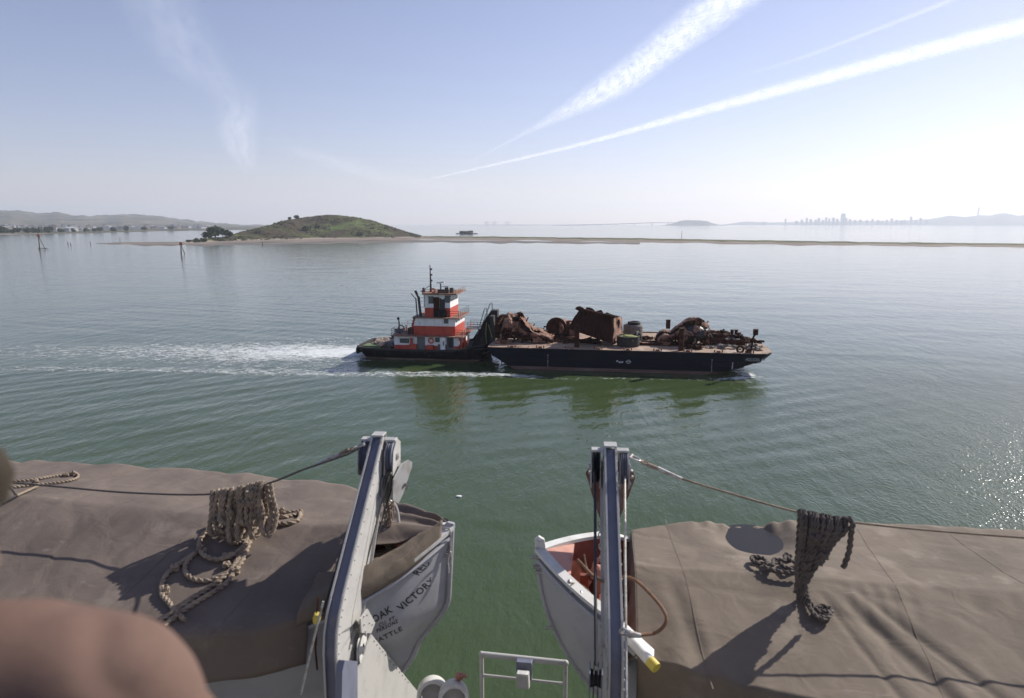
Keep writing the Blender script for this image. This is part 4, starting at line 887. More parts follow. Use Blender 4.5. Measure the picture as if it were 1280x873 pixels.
# stern deck clutter
b = MB(); b.box((xst+.7, YC-3.0, 1.28), (xst+3.6, YC-.6, 1.75)); ch(b, 'stern_hatch', M['green'], tug)
b = MB(); 
for k in range(26): b.ball((xst+3.0+random.gauss(0, .6), YC-.4+random.gauss(0, 1.1), 1.8+random.random()*.35), .4, 5, (1.2, 1, .6), .6)
ch(b, 'net_heap', M['net'], tug)
b = MB(); b.box((xst+3.6, YF-2.6, 1.28), (xst+7, YF-.6, 2.6)); ch(b, 'stern_locker', M['black'], tug)
b = MB(); b.tube([(xst+5.4, YC-3.2, 1.3), (xst+5.4, YC-3.2, 1.9)], .25, 10); b.tube([(xst+6.1, YC-3.2, 1.3), (xst+6.1, YC-3.2, 1.9)], .25, 10); b.bar((xst+5.2, YC-3.2, 1.65), (xst+6.3, YC-3.2, 1.65), .16, .16); ch(b, 'towing_bitt', M['black'], tug)
b = MB(); b.cyl((xst+4.4, YC-1.5, 1.7), (xst+4.4, YC+1.5, 1.7), .55, 16); b.cbox((xst+4.4, YC-1.7, 1.7), (1.2, .2, 1)); b.cbox((xst+4.4, YC+1.7, 1.7), (1.2, .2, 1)); ch(b, 'winch', M['tug_grey'], tug)
# main deck house
def yspan(f): return YC-(YC-YW)*f, YC+(YC-YW)*f
def xz(zx, zy, Y=YW): p_ = Tz(zx, zy, Y); return p_.x, p_.z
X0 = xz(342, 600)[0]; X1 = xz(470, 600)[0]; X2 = xz(782, 600)[0]; Z0 = 1.28; Z1 = xz(470, 548)[1]; Zs = xz(400, 608)[1]
y0, y1 = yspan(1)
def banded(x0, x1, ya, yb, z0, zs_, z1, name, red='tug_red', taper=0):
    t1 = MB(); t1.box((x0, ya, z0), (x1, yb, zs_)); o1 = ch(t1, name+'_base', M[red], tug, bevel=.03)
    t2 = MB(); t2.prism([(x0, ya, zs_), (x1, ya, zs_), (x1, ya, z1), (x0+taper, ya, z1)], (0, yb-ya, 0)); o2 = ch(t2, name+'_wall', M['tug_white'], tug, bevel=.03); return o1, o2
banded(X0, X1+.6, y0+.0, y1, Z0, Zs, Z1, 'aft_house')
banded(X1+.6, X2, y0+.004, y1-.004, Z0, Zs+.0, Z1, 'main_house')
b = MB(); b.box((X0-.35, y0-.55, Z1), (X2+.8, y1+.55, Z1+.12)); ch(b, 'upper_deck', M['tug_deck'], tug)
def win(par, xa_, xb_, za, zb, Y, fr='black', gl='glass', name='window'):
    f = MB(); t_ = .07
    for A1, B1 in (((xa_-t_, za-t_), (xb_+t_, za)), ((xa_-t_, zb), (xb_+t_, zb+t_)), ((xa_-t_, za), (xa_, zb)), ((xb_, za), (xb_+t_, zb))): f.box((A1[0], Y-.05, A1[1]), (B1[0], Y+.03, B1[1]))
    fo = ch(f, name, M[fr], par); g = MB(); g.box((xa_, Y-.02, za), (xb_, Y+.02, zb)); ch(g, 'pane', M[gl], fo)
def zwin(zx0, zy0, zx1, zy1, Y=None, **k):
    Y = Y or YW; a_ = Tz(zx0, zy1, Y); b_ = Tz(zx1, zy0, Y); win(tug, a_.x, b_.x, a_.z, b_.z, Y-.012, **k)
zwin(385, 567, 408, 590); zwin(412, 567, 440, 590); zwin(626, 562, 648, 585)
def zbox(zx0, zy0, zx1, zy1, name, m, d=.06, Y=None, par=None):
    Y = Y or YW; a_ = Tz(zx0, zy1, Y); b_ = Tz(zx1, zy0, Y); b = MB(); b.box((a_.x, Y-d, max(a_.z, Z0)), (b_.x, Y+.02, b_.z)); return ch(b, name, M[m], par or tug)
zbox(500, 552, 552, 652, 'door', 'tug_grey'); zbox(702, 548, 748, 640, 'door', 'tug_grey', .04)
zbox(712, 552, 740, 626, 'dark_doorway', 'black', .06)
b = MB(); a_ = Tz(668, 632, YW); b_ = Tz(698, 552, YW); b.box((a_.x, YW-.9, a_.z), (b_.x, YW-.82, b_.z)); o_ = ch(b, 'open_door', M['tug_white'], tug); g = MB(); g.box((a_.x+.42, YW-.95, (a_.z+b_.z)/2-.3), (a_.x+.55, YW-.8, (a_.z+b_.z)/2+.35)); ch(g, 'pane', M['glass'], o_)
zbox(455, 560, 470, 600, 'wall_box', 'tug_red', .35); zbox(452, 600, 498, 652, 'locker', 'tug_red', .5); zbox(566, 608, 612, 652, 'locker', 'tug_red', .55); zbox(640, 605, 700, 652, 'lower_panel', 'tug_grey', .03); zbox(470, 556, 500, 590, 'wall_box', 'tug_white', .03)
q = Tz(594, 578); b = MB(); b.torus((q.x, YW-.12, q.z), (0, 1, 0), .36, .1, 20, 8); ch(b, 'life_ring', M['dayboard'], tug)
# second level
S0 = xz(470, 500)[0]; S1 = xz(755, 500)[0]; Zb = Z1+.12; Zm = xz(600, 482)[1]; Zt = xz(600, 428)[1]; y2, y3 = yspan(.92)
banded(S0, S1, y2, y3, Zb, Zm, Zt, 'mid_house', taper=.35)
b = MB(); b.box((S0-.1, y2-.3, Zt), (S1+.7, y3+.3, Zt+.12)); ch(b, 'bridge_deck', M['tug_deck'], tug)
zwin(685, 436, 708, 458, Y=y2)
for k in range(4): b = MB(); a_ = y2+.8+k*1.7; b.box((S1-.02, a_, Zm+.5), (S1+.03, a_+.7, Zm+1.1)); ch(b, 'front_window', M['glass'], tug)
# wheelhouse
W0 = xz(550, 350)[0]; W1 = xz(724, 350)[0]; Zw = Zt+.12; Zn = xz(600, 360)[1]; Zr = xz(600, 268)[1]; y4, y5 = yspan(.74)
W0 = Tz(550, 350, y4).x; W1 = Tz(724, 350, y4).x
t1 = MB(); t1.box((W0, y4, Zw), (W1, y5, Zn)); ch(t1, 'wheelhouse_base', M['tug_red'], tug)
t1 = MB(); t1.box((W0, y4+.002, Zn), (W1, y5-.002, Zr)); ch(t1, 'wheelhouse_wall', M['tug_white'], tug)
b = MB(); b.box((W0-.25, y4-.5, Zr), (W1+1.1, y5+.5, Zr+.2)); ch(b, 'wheelhouse_roof', M['rust_light'], tug)
zwin(580, 280, 606, 322, Y=y4); zwin(693, 275, 720, 316, Y=y4); 
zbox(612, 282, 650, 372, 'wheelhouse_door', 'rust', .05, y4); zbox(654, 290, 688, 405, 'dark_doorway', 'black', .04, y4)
zbox(664, 278, 682, 296, 'door_pane', 'tug_white', .07, y4)
nwn = 5
for k in range(nwn):
    a_ = lerp(y4+.25, y5-.25, k/nwn); c_ = lerp(y4+.25, y5-.25, (k+1)/nwn)-.16; f = MB(); f.box((W1-.01, a_-.04, Zn+.95), (W1+.035, c_+.04, Zr-.12)); fo = ch(f, 'front_window', M['black'], tug); g = MB(); g.box((W1, a_, Zn+1.0), (W1+.05, c_, Zr-.18)); ch(g, 'pane', M['glass'], fo)
zbox(618, 372, 700, 418, 'side_screen', 'hull_black', .5, y4)
# railings
def trail(pts, h, name='railing', m='black', r=.03, bars=3):
    b = MB(); P = []
    for i in range(len(pts)-1):
        a_, c_ = Vector(pts[i]), Vector(pts[i+1]); n_ = max(1, int((c_-a_).length/1.3)); P += [a_.lerp(c_, k/n_) for k in range(n_)]
    P.append(Vector(pts[-1])); rail(b, P, h, r, bars=bars); ch(b, name, M[m], tug)
zu = Z1+.12
trail([(S0, y0-.45, zu), (X0-.25, y0-.45, zu), (X0-.25, y1+.45, zu), (S0, y1+.45, zu)], 1.0, m='tug_grey')
trail([(X2+.7, y0-.45, zu), (S1-.3, y0-.45, zu)], 1.0, m='tug_red'); trail([(X2+.7, y0-.45, zu), (X2+.7, y1+.45, zu)], 1.0, m='tug_red')
zv = Zt+.12; trail([(W1-1.5, y2-.2, zv), (S1+.6, y2-.2, zv), (S1+.6, y3+.2, zv)], 1.0)
trail([(W0-.1, y4-.4, Zr+.2), (W1+1.0, y4-.4, Zr+.2), (W1+1.0, y5+.4, Zr+.2)], .55, bars=2, m='rust_light')
# roof gear
b = MB(); pm = Tz(592, 235, YC-1); pt = Tz(590, 62, YC-1); b.tube([(pm.x, YC-1, Zr+.2), (pm.x, YC-1, Zr+1.6), (pm.x-.05, YC-1, pt.z)], [.17, .13, .06], 8)
for k in range(3): b.cbox((pm.x+.1, YC-1, lerp(Zr, pt.z, .45+k*.2)), (.35, .2, .25))
b.tube([(pm.x, YC-1, Zr+1.2), (pm.x-1.6, YC-1, Zr+.2)], .05, 6); ch(b, 'mast', M['black'], tug)
b = MB(); q = Tz(660, 235, YC-2); b.tube([(q.x, q.y, Zr+.2), (q.x, q.y, Zr+1.55)], .1, 8); o_ = ch(b, 'radar_post', M['black'], tug); b = MB(); b.cbox((0, 0, 0), (1.5, .22, .22), Matrix.Translation((q.x, q.y, Zr+1.72)) @ Matrix.Rotation(-.5, 4, 'Z') @ Matrix.Rotation(-.12, 4, 'Y')); b.cyl((q.x, q.y, Zr+1.5), (q.x, q.y, Zr+1.64), .2, 10); ch(b, 'radar_scanner', M['tug_white'], o_)
b = MB(); q = Tz(700, 230, YC-2); b.cyl((q.x, q.y, Zr+.2), (q.x, q.y, Zr+1.0), .28, 10); b.cbox((q.x-.5, q.y, Zr+.45), (1.6, .7, .5)); ch(b, 'light_housing', M['black'], tug); b = MB(); b.cbox((0, 0, 0), (1.1, .2, .2), Matrix.Translation((q.x-.3, q.y, Zr+1.15)) @ Matrix.Rotation(.6, 4, 'Z')); ch(b, 'radar_scanner', M['tug_white'], tug)
b = MB(); b.cyl((q.x+.75, q.y, Zr+.2), (q.x+.75, q.y, Zr+.95), .3, 10); ch(b, 'searchlight', M['black'], tug)
b = MB(); b.torus((pm.x+.8, YC-2.6, Zr+.55), (.2, 1, 0), .3, .09, 16, 6); ch(b, 'life_ring', M['orange'], tug)
# exhaust pipes
for P, r_ in (([(500, 418), (490, 292), (458, 256)], .10), ([(524, 415), (508, 282), (486, 238)], .2)):
    b = MB(); b.tube([Tz(*p_, Y=YC-2.6) for p_ in P], r_, 8); ch(b, 'exhaust_pipe', M['black'], tug)
for P, r_ in (([(551, 350), (547, 268), (530, 236)], .08), ([(553, 350), (556, 266), (540, 218)], .18)):
    b = MB(); b.tube([Tz(*p_, Y=YC-1.2) for p_ in P], r_*1.15, 8); ch(b, 'exhaust_pipe', M['black'], tug)
q = Tz(508, 418, YC-2.6); b = MB(); b.cbox((q.x, q.y+.5, q.z-.1), (1.4, 2, .5)); ch(b, 'exhaust_box', M['black'], tug)
for zy in (292, 320): 
    b = MB(); b.bar(Tz(508, zy, YC-2.6), Tz(550, zy-12, YC+1.6), .05, .05); ch(b, 'exhaust_stay', M['black'], tug)
# aft upper deck gear
b = MB(); q = Tz(377, 520, YC-2); b.tube([(q.x, q.y, zu), (q.x, q.y, zu+1.9), (q.x-.15, q.y, zu+2.2)], .1, 8); b.ball((q.x-.1, q.y, zu+2.25), .22, 6); ch(b, 'vent_pipe', M['black'], tug)
b = MB(); b.torus((q.x+.5, q.y-.5, zu+.8), (.2, 1, .1), .5, .1, 16, 6); ch(b, 'hose_reel', M['tug_grey'], tug)
b = MB(); b.cbox((q.x+2.3, q.y, zu+.45), (1.5, 1.6, .9)); ch(b, 'machinery_box', M['rust'], tug); b = MB(); b.cbox((q.x-.3, q.y+1, zu+.3), (1.1, 1.2, .6)); ch(b, 'machinery_box', M['tug_grey'], tug)
b = MB(); b.tube([(S0-.5, YC-2, zu), (S0-.5, YC-2, zu+1.5), (S0-.1, YC-2.2, zu+1.9)], .2, 8); b.ball((S0-.1, YC-2.3, zu+1.9), .38, 6); ch(b, 'cowl_vent', M['tug_red'], tug)
b = MB(); q = Tz(425, 520, YC-2.6); b.tube([(q.x, q.y, zu), (q.x, q.y, zu+1.4)], .08, 6); ch(b, 'vent_pipe', M['tug_grey'], tug)
# pusher knees
def knee(P, Y, th):
    b = MB(); pts_ = [Tz(*p_, Y=Y) for p_ in P]; b.prism(pts_, (0, th, 0)); o_ = ch(b, 'push_knee', M['hull_black'], tug); return pts_
P1 = knee([(862, 640), (972, 412), (1004, 412), (1024, 560), (1010, 615)], YT+.6, .5)
q = Tz(1003, 412, YT+.6); b = MB(); b.box((q.x-.15, YT+.55, 1.4), (q.x+.35, YT+2.0, q.z)); o_ = ch(b, 'knee_face', M['rubber'], tug)
q2 = Tz(1046, 372, YF-2.2); b = MB(); b.box((q2.x-1.0, YF-2.4, 1.3), (q2.x+.05, YF-.9, q2.z)); ch(b, 'knee_face', M['rubber'], tug); b = MB(); b.prism([(q2.x-1.0, YF-1.9, q2.z), (q2.x-4.6, YF-1.9, 1.3), (q2.x-1, YF-1.9, 1.3)], (0, .5, 0)); ch(b, 'push_knee', M['hull_black'], tug)
for k, (A1, B1, C1, Y_) in enumerate((((905, 540), (962, 357), (976, 412), YT+.5), ((930, 500), (1000, 320), (1012, 372), YF-2.6))):
    b = MB()
    for dy in (0, .55): b.tube([Tz(*A1, Y=Y_)+Vector((0, dy, 0)), Tz(*B1, Y=Y_)+Vector((-.1, dy, -.1)), Tz(*B1, Y=Y_)+Vector((.15, dy, 0)), Tz(*C1, Y=Y_)+Vector((0, dy, 0))], .035, 6)
    for s_ in range(1, 8): p_ = Tz(*A1, Y=Y_).lerp(Tz(*B1, Y=Y_), s_/8); b.cyl(p_, p_+Vector((0, .55, 0)), .025, 5)
    ch(b, 'ladder', M['tug_grey'], tug)
# cat walk to the knees
cz_ = Tz(880, 490, YC).z
b = MB(); b.box((X2+.6, YC-1.2, cz_-.06), (X2+5.6, YC+1.2, cz_+.04)); ch(b, 'catwalk', M['tug_grey'], tug); trail([(X2+.8, YC-1.2, cz_), (X2+5.6, YC-1.2, cz_)], 1.0); trail([(X2+.8, YC+1.2, cz_), (X2+5.6, YC+1.2, cz_)], 1.0)
b = MB(); b.cyl((X2+1.3, YC-2.3, 2.0), (X2+3.1, YC-2.3, 2.0), .75, 16); b.cbox((X2+2.2, YC-2.3, 1.6), (2.2, 1.4, .7)); ch(b, 'deck_winch', M['black'], tug)
for k in range(3): b = MB(); b.tube([(X2+.35+k*.3, YT+1.3+k*1.1, 1.3), (X2+.35+k*.3, YT+1.3+k*1.1, 3.6)], .16, 8); ch(b, 'vent_pipe', M[['tug_red', 'dayboard', 'tug_white'][k]], tug)
b = MB(); b.tube(spline([Tz(972, 455, YT+.5), Tz(968, 520, YT+.5), Tz(972, 600, YT+.5)], .4), .05, 6); b.tube(spline([Tz(985, 470, YT+.5), Tz(1000, 520, YT+.5), Tz(1012, 560, YT+.5)], .4), .05, 6); ch(b, 'hanging_line', M['moss'], tug)
# mooring lines tug to barge
b = MB(); b.tube([Tz(880, 640, YT), at(652, 432.5, Y=YB0+.3)], .035, 6); tag(b.build('towing_wire', M['wire']), 'taut wire from the tugboat bow up to the barge deck edge', 'wire')
b = MB(); b.tube([at(650, 449, Y=YB0-.1), at(661, 432.8, Y=YB0)], .04, 6); tag(b.build('hanging_chain', M['rust']), 'line slanting down the aft side of the barge', 'chain')
# ------------------------------------------------------------------ OWN SHIP (mostly below and behind the frame)
def atX(x, y, X): d = sight(x, y); return Vector((0, 0, EYE))+d*(X/d.x)
ship = empty('ship', (0, 0, 0)); tag(ship, 'grey side deck and bridge wing of the ship under the two lifeboats', 'ship')
b = MB(); b.box((-16, -9, 0-2), (16, 5.3, 15.35)); b.build('hull_side', M['steel_grey'], ship)
b = MB(); b.box((-16, -9, 15.354), (16, 5.2, 15.42)); b.build('boat_deck', M['tug_grey'], ship)
b = MB(); b.box((-9, -4, 17.95), (9, .95, 18.1)); b.build('bridge_wing', M['steel_grey'], ship)
b = MB(); b.box((-9, .90, 18.104), (9, .945, 19.02)); b.box((-9, .86, 19.02), (9, .98, 19.07)); b.build('bulwark', M['steel_grey'], ship)
b = MB(); b.box((-9, -4, 15.424), (9, -.4, 17.945)); b.build('deckhouse', M['steel_grey'], ship)
# ------------------------------------------------------------------ LIFEBOATS
YCB = 4.6
class Boat:
    def __init__(s, xb, sgn, dz, k): s.xb, s.g, s.dz, s.k = xb, sgn, dz, k     # bow x, direction of the stern
    def b(s, q): return 1.14*(1-exp(-max(q, 0)/s.k))*(1-.0*q)*sm(8.4, 5.5, q)**.5
    def zg(s, q): return 17.66-interp([0, .5, .8, 1.2, 2, 8], [0, .12, .28, .39, .44, .42], q) if s.g > 0 else 17.66+s.dz-.47*(1-exp(-max(q, 0)/.85))+.25*sm(5.5, 7.5, q)
    def rake(s, d): return .06*max(d, 0)+.24*sm(.55, 1.05, d)+.12*sm(1, 1.3, d) if s.g < 0 else .34*max(d, 0)**2.2+.02*d
    def pt(s, q, d, side, out=0):      # point on the planking: q from bow, d below gunwale
        D = 1.2; dd = (s.zg(q)-s.zg(0))*-1+d       # depth below stem head
        v = min(1, d/D); q2 = q-s.rake(dd); w_ = s.b(q2)*(1-v**2.6)**.62*(1-.12*v) if q2 > 0 else 0
        return Vector((s.xb+s.g*q, YCB+side*(w_+out), s.zg(q)-d))
L_ = Boat(-1.13, -1, .13, .60); R_b = Boat(-.47, 1, .0, .72)
def hull_mesh(B, par, inside='oxide'):
    qs = [i*.03 for i in range(44)]+[1.35+i*.25 for i in range(28)]; ds = [i*.03 for i in range(41)]
    for side, nm in ((-1, 'planking'), (1, 'planking')):
        mb = MB(); V = []; W_ = len(ds)
        for q in qs:
            for d in ds:
                # slide the point aft of the curved stem
                qq = q
                for _ in range(12): qq = q+B.rake((B.zg(0)-B.zg(qq))+d)*(1-sm(0, 2.0, q))
                V.append(B.pt(qq, d if True else 0, side))
        F = [(i*W_+j, (i+1)*W_+j, (i+1)*W_+j+1, i*W_+j+1) for i in range(len(qs)-1) for j in range(W_-1)]
        mb.add(V, F); o = mb.build(nm, M['hull_grey'], par, smooth=True)
        md = o.modifiers.new('thick', 'SOLIDIFY'); md.thickness = .012; md.offset = 0
    # stem bar with rivet line
    mb = MB(); P = []
    for i in range(26):
        d = -.03+i*.05; q = B.rake(d); P.append(Vector((B.xb+B.g*(q-.012), YCB, B.zg(0)-d)))
    mb.tube(P, .02, 8)
    for side in (-1, 1):
        for i in range(1, 24):
            p_ = P[i]+Vector((B.g*.045, side*.033, 0)); mb.ball(p_, .007, 3)
    mb.build('stem', M['hull_grey'], par, smooth=True)
    # gunwale: flat white capping
    for side in (-1, 1):
        mb = MB(); G = [Vector((B.xb+B.g*q, YCB+side*(B.b(q)-.0), B.zg(q)+.012)) for q in [i*.04 for i in range(60)]+[2.4+.3*i for i in range(19)]]
        for i in range(len(G)-1): mb.bar(G[i], G[i+1]+(G[i+1]-G[i])*.02, .075, .026)
        mb.build('gunwale', M['hull_white'], par)
        mb = MB(); G2 = [g-Vector((0, -side*.035, .075)) for g in G]; mb.tube(G2, .016, 6); mb.build('rubbing_strake', M['hull_grey'], par)
    mb = MB()
    for side in (-1, 1):
        V = []
        qq_ = [.05+i*.1 for i in range(16)]
        for q in qq_:
            for d in (0.0, .12, .3, .5, .7):
                p_ = B.pt(q+.02+B.rake((B.zg(0)-B.zg(q))+d)*(1-sm(0, 2, q)), d, side, -.02); V.append(p_)
        mb.add(V, [(i*5+j, (i+1)*5+j, (i+1)*5+j+1, i*5+j+1) for i in range(15) for j in range(4)])
    mb.build('inner_lining', M[inside], par)
def hull_y(B, X, z, side):
    q = (X-B.xb)*B.g; d = B.zg(q)-z; return B.pt(q, max(d, 0), side).y
lb = empty('lifeboat', (0, 0, 0)); tag(lb, 'grey lifeboat with black stencilled ship name on its bow, nearly all under canvas', 'lifeboat', 'lifeboats')
hull_mesh(L_, lb)
rbt = empty('lifeboat', (0, 0, 0)); tag(rbt, 'grey lifeboat on the right with its open red painted bow showing', 'lifeboat', 'lifeboats')
hull_mesh(R_b, rbt)
# stencilled words on the near planking
def stencil(txt, size, px_, py, ang, sp=1.1, slant=.12, xs_=.535):
    lo = Vector(at(px_, py, Y=3.95)); 
    for _ in range(6): y_ = hull_y(L_, lo.x, lo.z, -1); lo = at(px_, py, Y=y_-.008)
    ca, sa = cos(ang), sin(ang)
    def fn(u, v):
        u = u*xs_; x = lo.x+u*ca-v*sa+v*slant; z = lo.z+u*sa+v*ca; return Vector((x, hull_y(L_, x, z, -1)-.011, z))
    word(txt, size, fn, 'lettering', M['letter'], lb, None, sp, .03)
stencil('RED', .085, 523, 720, radians(40)); stencil('OAK', .088, 467.5, 779, radians(19)); stencil('VICTORY', .088, 502, 763.5, radians(30))
stencil('CU. FT.', .045, 474, 784, radians(7), 1.2); stencil('PERSONS', .045, 471, 791, radians(6), 1.2); stencil('SEATTLE', .075, 464, 807, radians(8), 1.2)
# right bow fittings
mb = MB(); mb.prism([(R_b.xb-.03, YCB-.012, 17.66), (R_b.xb-.035, YCB-.012, 17.75), (R_b.xb-.005, YCB-.012, 17.775), (R_b.xb+.035, YCB-.012, 17.75), (R_b.xb+.05, YCB-.012, 17.66)], (0, .03, 0)); mb.torus((R_b.xb, YCB-.016, 17.745), (0, 1, 0), .012, .006, 12, 6); mb.build('stem_lug', M['hull_white'], rbt, bevel=.003)
mb = MB(); V = [(R_b.xb+.03, YCB, 17.675)]+[(R_b.xb+q, YCB+s_*(R_b.b(q)-.03), R_b.zg(q)+.0) for q, s_ in ((.24, -1), (.24, 1))]; mb.prism(V, (0, 0, -.02)); mb.build('breasthook', M['oxide_pink'], rbt, bevel=.002)
mb = MB(); mb.lathe([(0, 0), (.05, 0), (.055, .05), (.03, .09), (0, .09)], (R_b.xb+.42, YCB+.0, 17.48), (0, .2, 1), 16); mb.torus((R_b.xb+.46, YCB-.02, 17.58), (0, 1, .1), .06, .018, 20, 8); mb.tube([(R_b.xb+.44, YCB, 17.1), (R_b.xb+.44, YCB, 17.5)], .03, 8); mb.build('lifting_hook', M['oxide_pink'], rbt, smooth=True)
mb = MB(); mb.box((R_b.xb+.6, YCB-.30, 17.02), (R_b.xb+2.2, YCB+.30, 17.06)); mb.build('bow_sheets', M['oxide'], rbt)
mb = MB(); mb.box((R_b.xb+.30, YCB-.02, 17.15), (R_b.xb+.36, YCB+.02, 17.5)); mb.bar((R_b.xb+.5, YCB-.35, 17.36), (R_b.xb+.5, YCB+.35, 17.36), .12, .03); mb.build('thwart', M['oxide'], rbt)
for k, (px_, py) in enumerate(((671, 697), (674.5, 709), (677, 716), (690, 785))):
    p_ = at(px_, py, Y=YCB-.02); mb = MB(); mb.cyl(p_+Vector((-.035, 0, 0)), p_+Vector((.05, 0, 0)), .011, 8); mb.cyl(p_+Vector((-.045, 0, 0)), p_+Vector((-.03, 0, 0)), .018, 8); mb.build('stem_bolt', M['galv'], rbt)
for (px_, py) in ((712, 730), (713, 742), (727, 736)):
    q_ = at(px_, py, Y=4.25); y_ = hull_y(R_b, q_.x, q_.z, -1); mb = MB(); mb.torus((q_.x, y_-.015, q_.z), (1, .3, 0), .02, .007, 12, 6); mb.cyl((q_.x, y_+.03, q_.z), (q_.x, y_-.02, q_.z), .010, 8); mb.build('grab_line_eye', M['galv'], rbt, smooth=True)
# ---- canvas covers
def tz_left(X, Y):
    B = L_; q = B.xb-X; bb = B.b(q)+.045; w_ = (Y-YCB)/bb
    zr = interp([-9, -4.9, -2.2, -1.75, -1.13], [17.87, 17.84, 17.735, 17.80, 17.80], X)
    ze = interp([-9, -4.9, -2.3, -1.8, -1.4, -1.13], [17.60, 17.665, 17.64, 17.63, 17.70, 17.80], X) if w_ > 0 else interp([-9, -2.6, -2.0, -1.6, -1.13], [17.505, 17.505, 17.52, 17.57, 17.79], X)
    a = min(1, abs(w_)); z = zr+(ze-zr)*(a**1.12); z -= .03*sin(pi*a)*(.6+.5*nz(X*.9, Y, 3))
    z += .012*nz(X*2.1, Y*2.4, 1)+.004*nz(X*9, Y*3, 2)
    z += .014*sm(.75, 1, a)*nz(X*4.5, 0, 5)+(.012 if w_ > 0 else .006)*sm(.6, 1, a)*sin(X*9+3*nz(X*2, 0))
    z -= .007*(1-min(1, 5*abs(nz(X*1.4+Y*.6, Y*1.7-X*.4, 6))))**2
    if X > -1.9: z += .045*sm(-1.9, -1.6, X)*sm(.02, .5, a)*sin(w_*16+X*3)*(1-sm(-1.3, -1.13, X))
    return z
def tz_right(X, Y):
    B = R_b; q = X-B.xb; bb = B.b(q)+.045; w_ = (Y-YCB)/bb
    zr = 17.60+.0*X; ze = interp([.2, 1, 3.3, 8], [17.52, 17.53, 17.53, 17.5], X) if w_ > 0 else 17.44
    a = min(1, abs(w_)); z = zr+(ze-zr)*(a**1.1)-.018*sin(pi*a)
    z += .008*nz(X*2.1, Y*2.4, 11)+.003*nz(X*8, Y*3, 2)
    z += .010*sm(.8, 1, a)*nz(X*7, 0, 5)
    z -= .006*(1-min(1, 5*abs(nz(X*1.5+Y*.6, Y*1.7-X*.5, 16))))**2
    # gathers hanging from the ridge on the near face
    if w_ < 0:
        g = sm(1.35, 1.9, X)*sm(0, .06, a)*sm(.55, .1, a); z += .005*g*(.6+.8*nz(X*3, 1, 8))*sin(X*50+13*nz(X*1.3, Y*1.5, 4)+(YCB-Y)*9)
        # long diagonal folds
        for x0, sl_, am, wd in ((1.50, .40, .015, .05), (1.40, .22, .008, .025), (1.62, .55, .010, .03), (.42, .2, .010, .05)):
            c_ = x0+sl_*(YCB-Y); z -= am*exp(-((X-c_)/wd)**2)*sm(.05, .3, a); z += am*.6*exp(-((X-c_-.09)/.05)**2)*sm(.05, .3, a)
        z -= .03*sm(.5, .28, X)*sm(.1, 1, a)
    # sagging pocket, shaded and wet
    dx, dy = (X-DIP.x)/.30, (Y-DIP.y)/.36; r2 = dx*dx+dy*dy
    z -= .12*exp(-r2**1.6*1.2)
    if w_ > 0: z += .012*sm(.8, 1, a)*exp(-(dx/1.4)**2)*sin(X*46)
    return z
DIP = at(944, 671, z=17.5)
def cover(fz, B, x0, x1, nu, wmin, wmax, nv, m, par, name, skirt=.30, skirt_far=.12, thick=.004):
    V = []; NVv = []
    for i in range(nu+1):
        X = lerp(x0, x1, i/nu); q = (X-B.xb)*B.g; bb = B.b(q)+.045; row = []
        lo_ = wmin(X) if callable(wmin) else wmin; hi_ = wmax(X) if callable(wmax) else wmax
        ws = [lerp(lo_, hi_, k/nv) for k in range(nv+1)]
        if lo_ <= -1:        # near skirt
            for k in range(9, 0, -1):
                t_ = k/9; z0 = fz(X, YCB-bb*.999); row.append((X, YCB-bb-.012-.02*t_+.010*sin(X*11+2*nz(X, 0))*t_-.05*max(0, t_-.35), z0-skirt*t_*(1+.1*nz(X*3, 0, 7))))
        for w_ in ws: row.append((X, YCB+w_*bb, fz(X, YCB+w_*bb)))
        if hi_ >= 1:
            for k in range(1, 5): t_ = k/4; row.append((X, YCB+bb+.012, fz(X, YCB+bb*.999)-skirt_far*t_))
        V += row; n_ = len(row)
    F = [(i*n_+j, (i+1)*n_+j, (i+1)*n_+j+1, i*n_+j+1) for i in range(nu) for j in range(n_-1)]
    mb = MB(); mb.add(V, F); o = mb.build(name, m, par, smooth=False)
    o.data.polygons.foreach_set('use_smooth', [True]*len(o.data.polygons))
    md = o.modifiers.new('thick', 'SOLIDIFY'); md.thickness = thick; md.offset = -1; return o, n_
tl = empty('canvas_cover', (0, 0, 0)); tag(tl, 'grey-brown canvas cover over the left lifeboat with a low ridge', 'boat cover', 'canvas boat covers')
cover(tz_left, L_, -8.6, -1.86, 330, -1, 1, 60, M['tarp_l'], tl, 'canvas')
cover(tz_left, L_, -1.862, -1.145, 70, lambda X: interp([-1.86, -1.8, -1.5, -1.2], [-.6, -.3, -.28, -.1], X), 1, 40, M['tarp_l'], tl, 'canvas_hood', skirt_far=.07)
# near flap gathered along the gunwale
mb = MB(); V = []; n1, n2 = 60, 14
for i in range(n1+1):
    X = lerp(-1.92, -1.165, i/n1); q = L_.xb-X; bb = L_.b(q)+.05; wi = interp([-1.92, -1.8, -1.5, -1.3, -1.165], [-.4, -.5, -.55, -.5, -.9], X)
    for k in range(n2+1):
        t_ = k/n2; w_ = lerp(wi, -1.0, min(1, t_*1.25)); y = YCB+w_*bb; z = L_.zg(q)+.03+.10*sin(pi*min(1, t_*1.1))*(.8+.5*nz(X*3, t_*2))+.05*(1-t_)+.030*sin(t_*17+X*9+2*nz(X*3, t_))*(.6+nz(X*6, 4))+.016*nz(X*14, t_*6)
        z = max(z, L_.zg(q)+.034)
        if t_ > .8: z -= .07*(t_-.8)/.2*(1+.7*nz(X*4, 3)); y -= .014
        V.append((X, y, z))
mb.add(V, [(i*(n2+1)+k, (i+1)*(n2+1)+k, (i+1)*(n2+1)+k+1, i*(n2+1)+k+1) for i in range(n1) for k in range(n2)]); o = mb.build('gathered_flap', M['tarp_r'], tl, smooth=True); md = o.modifiers.new('t', 'SOLIDIFY'); md.thickness = .006
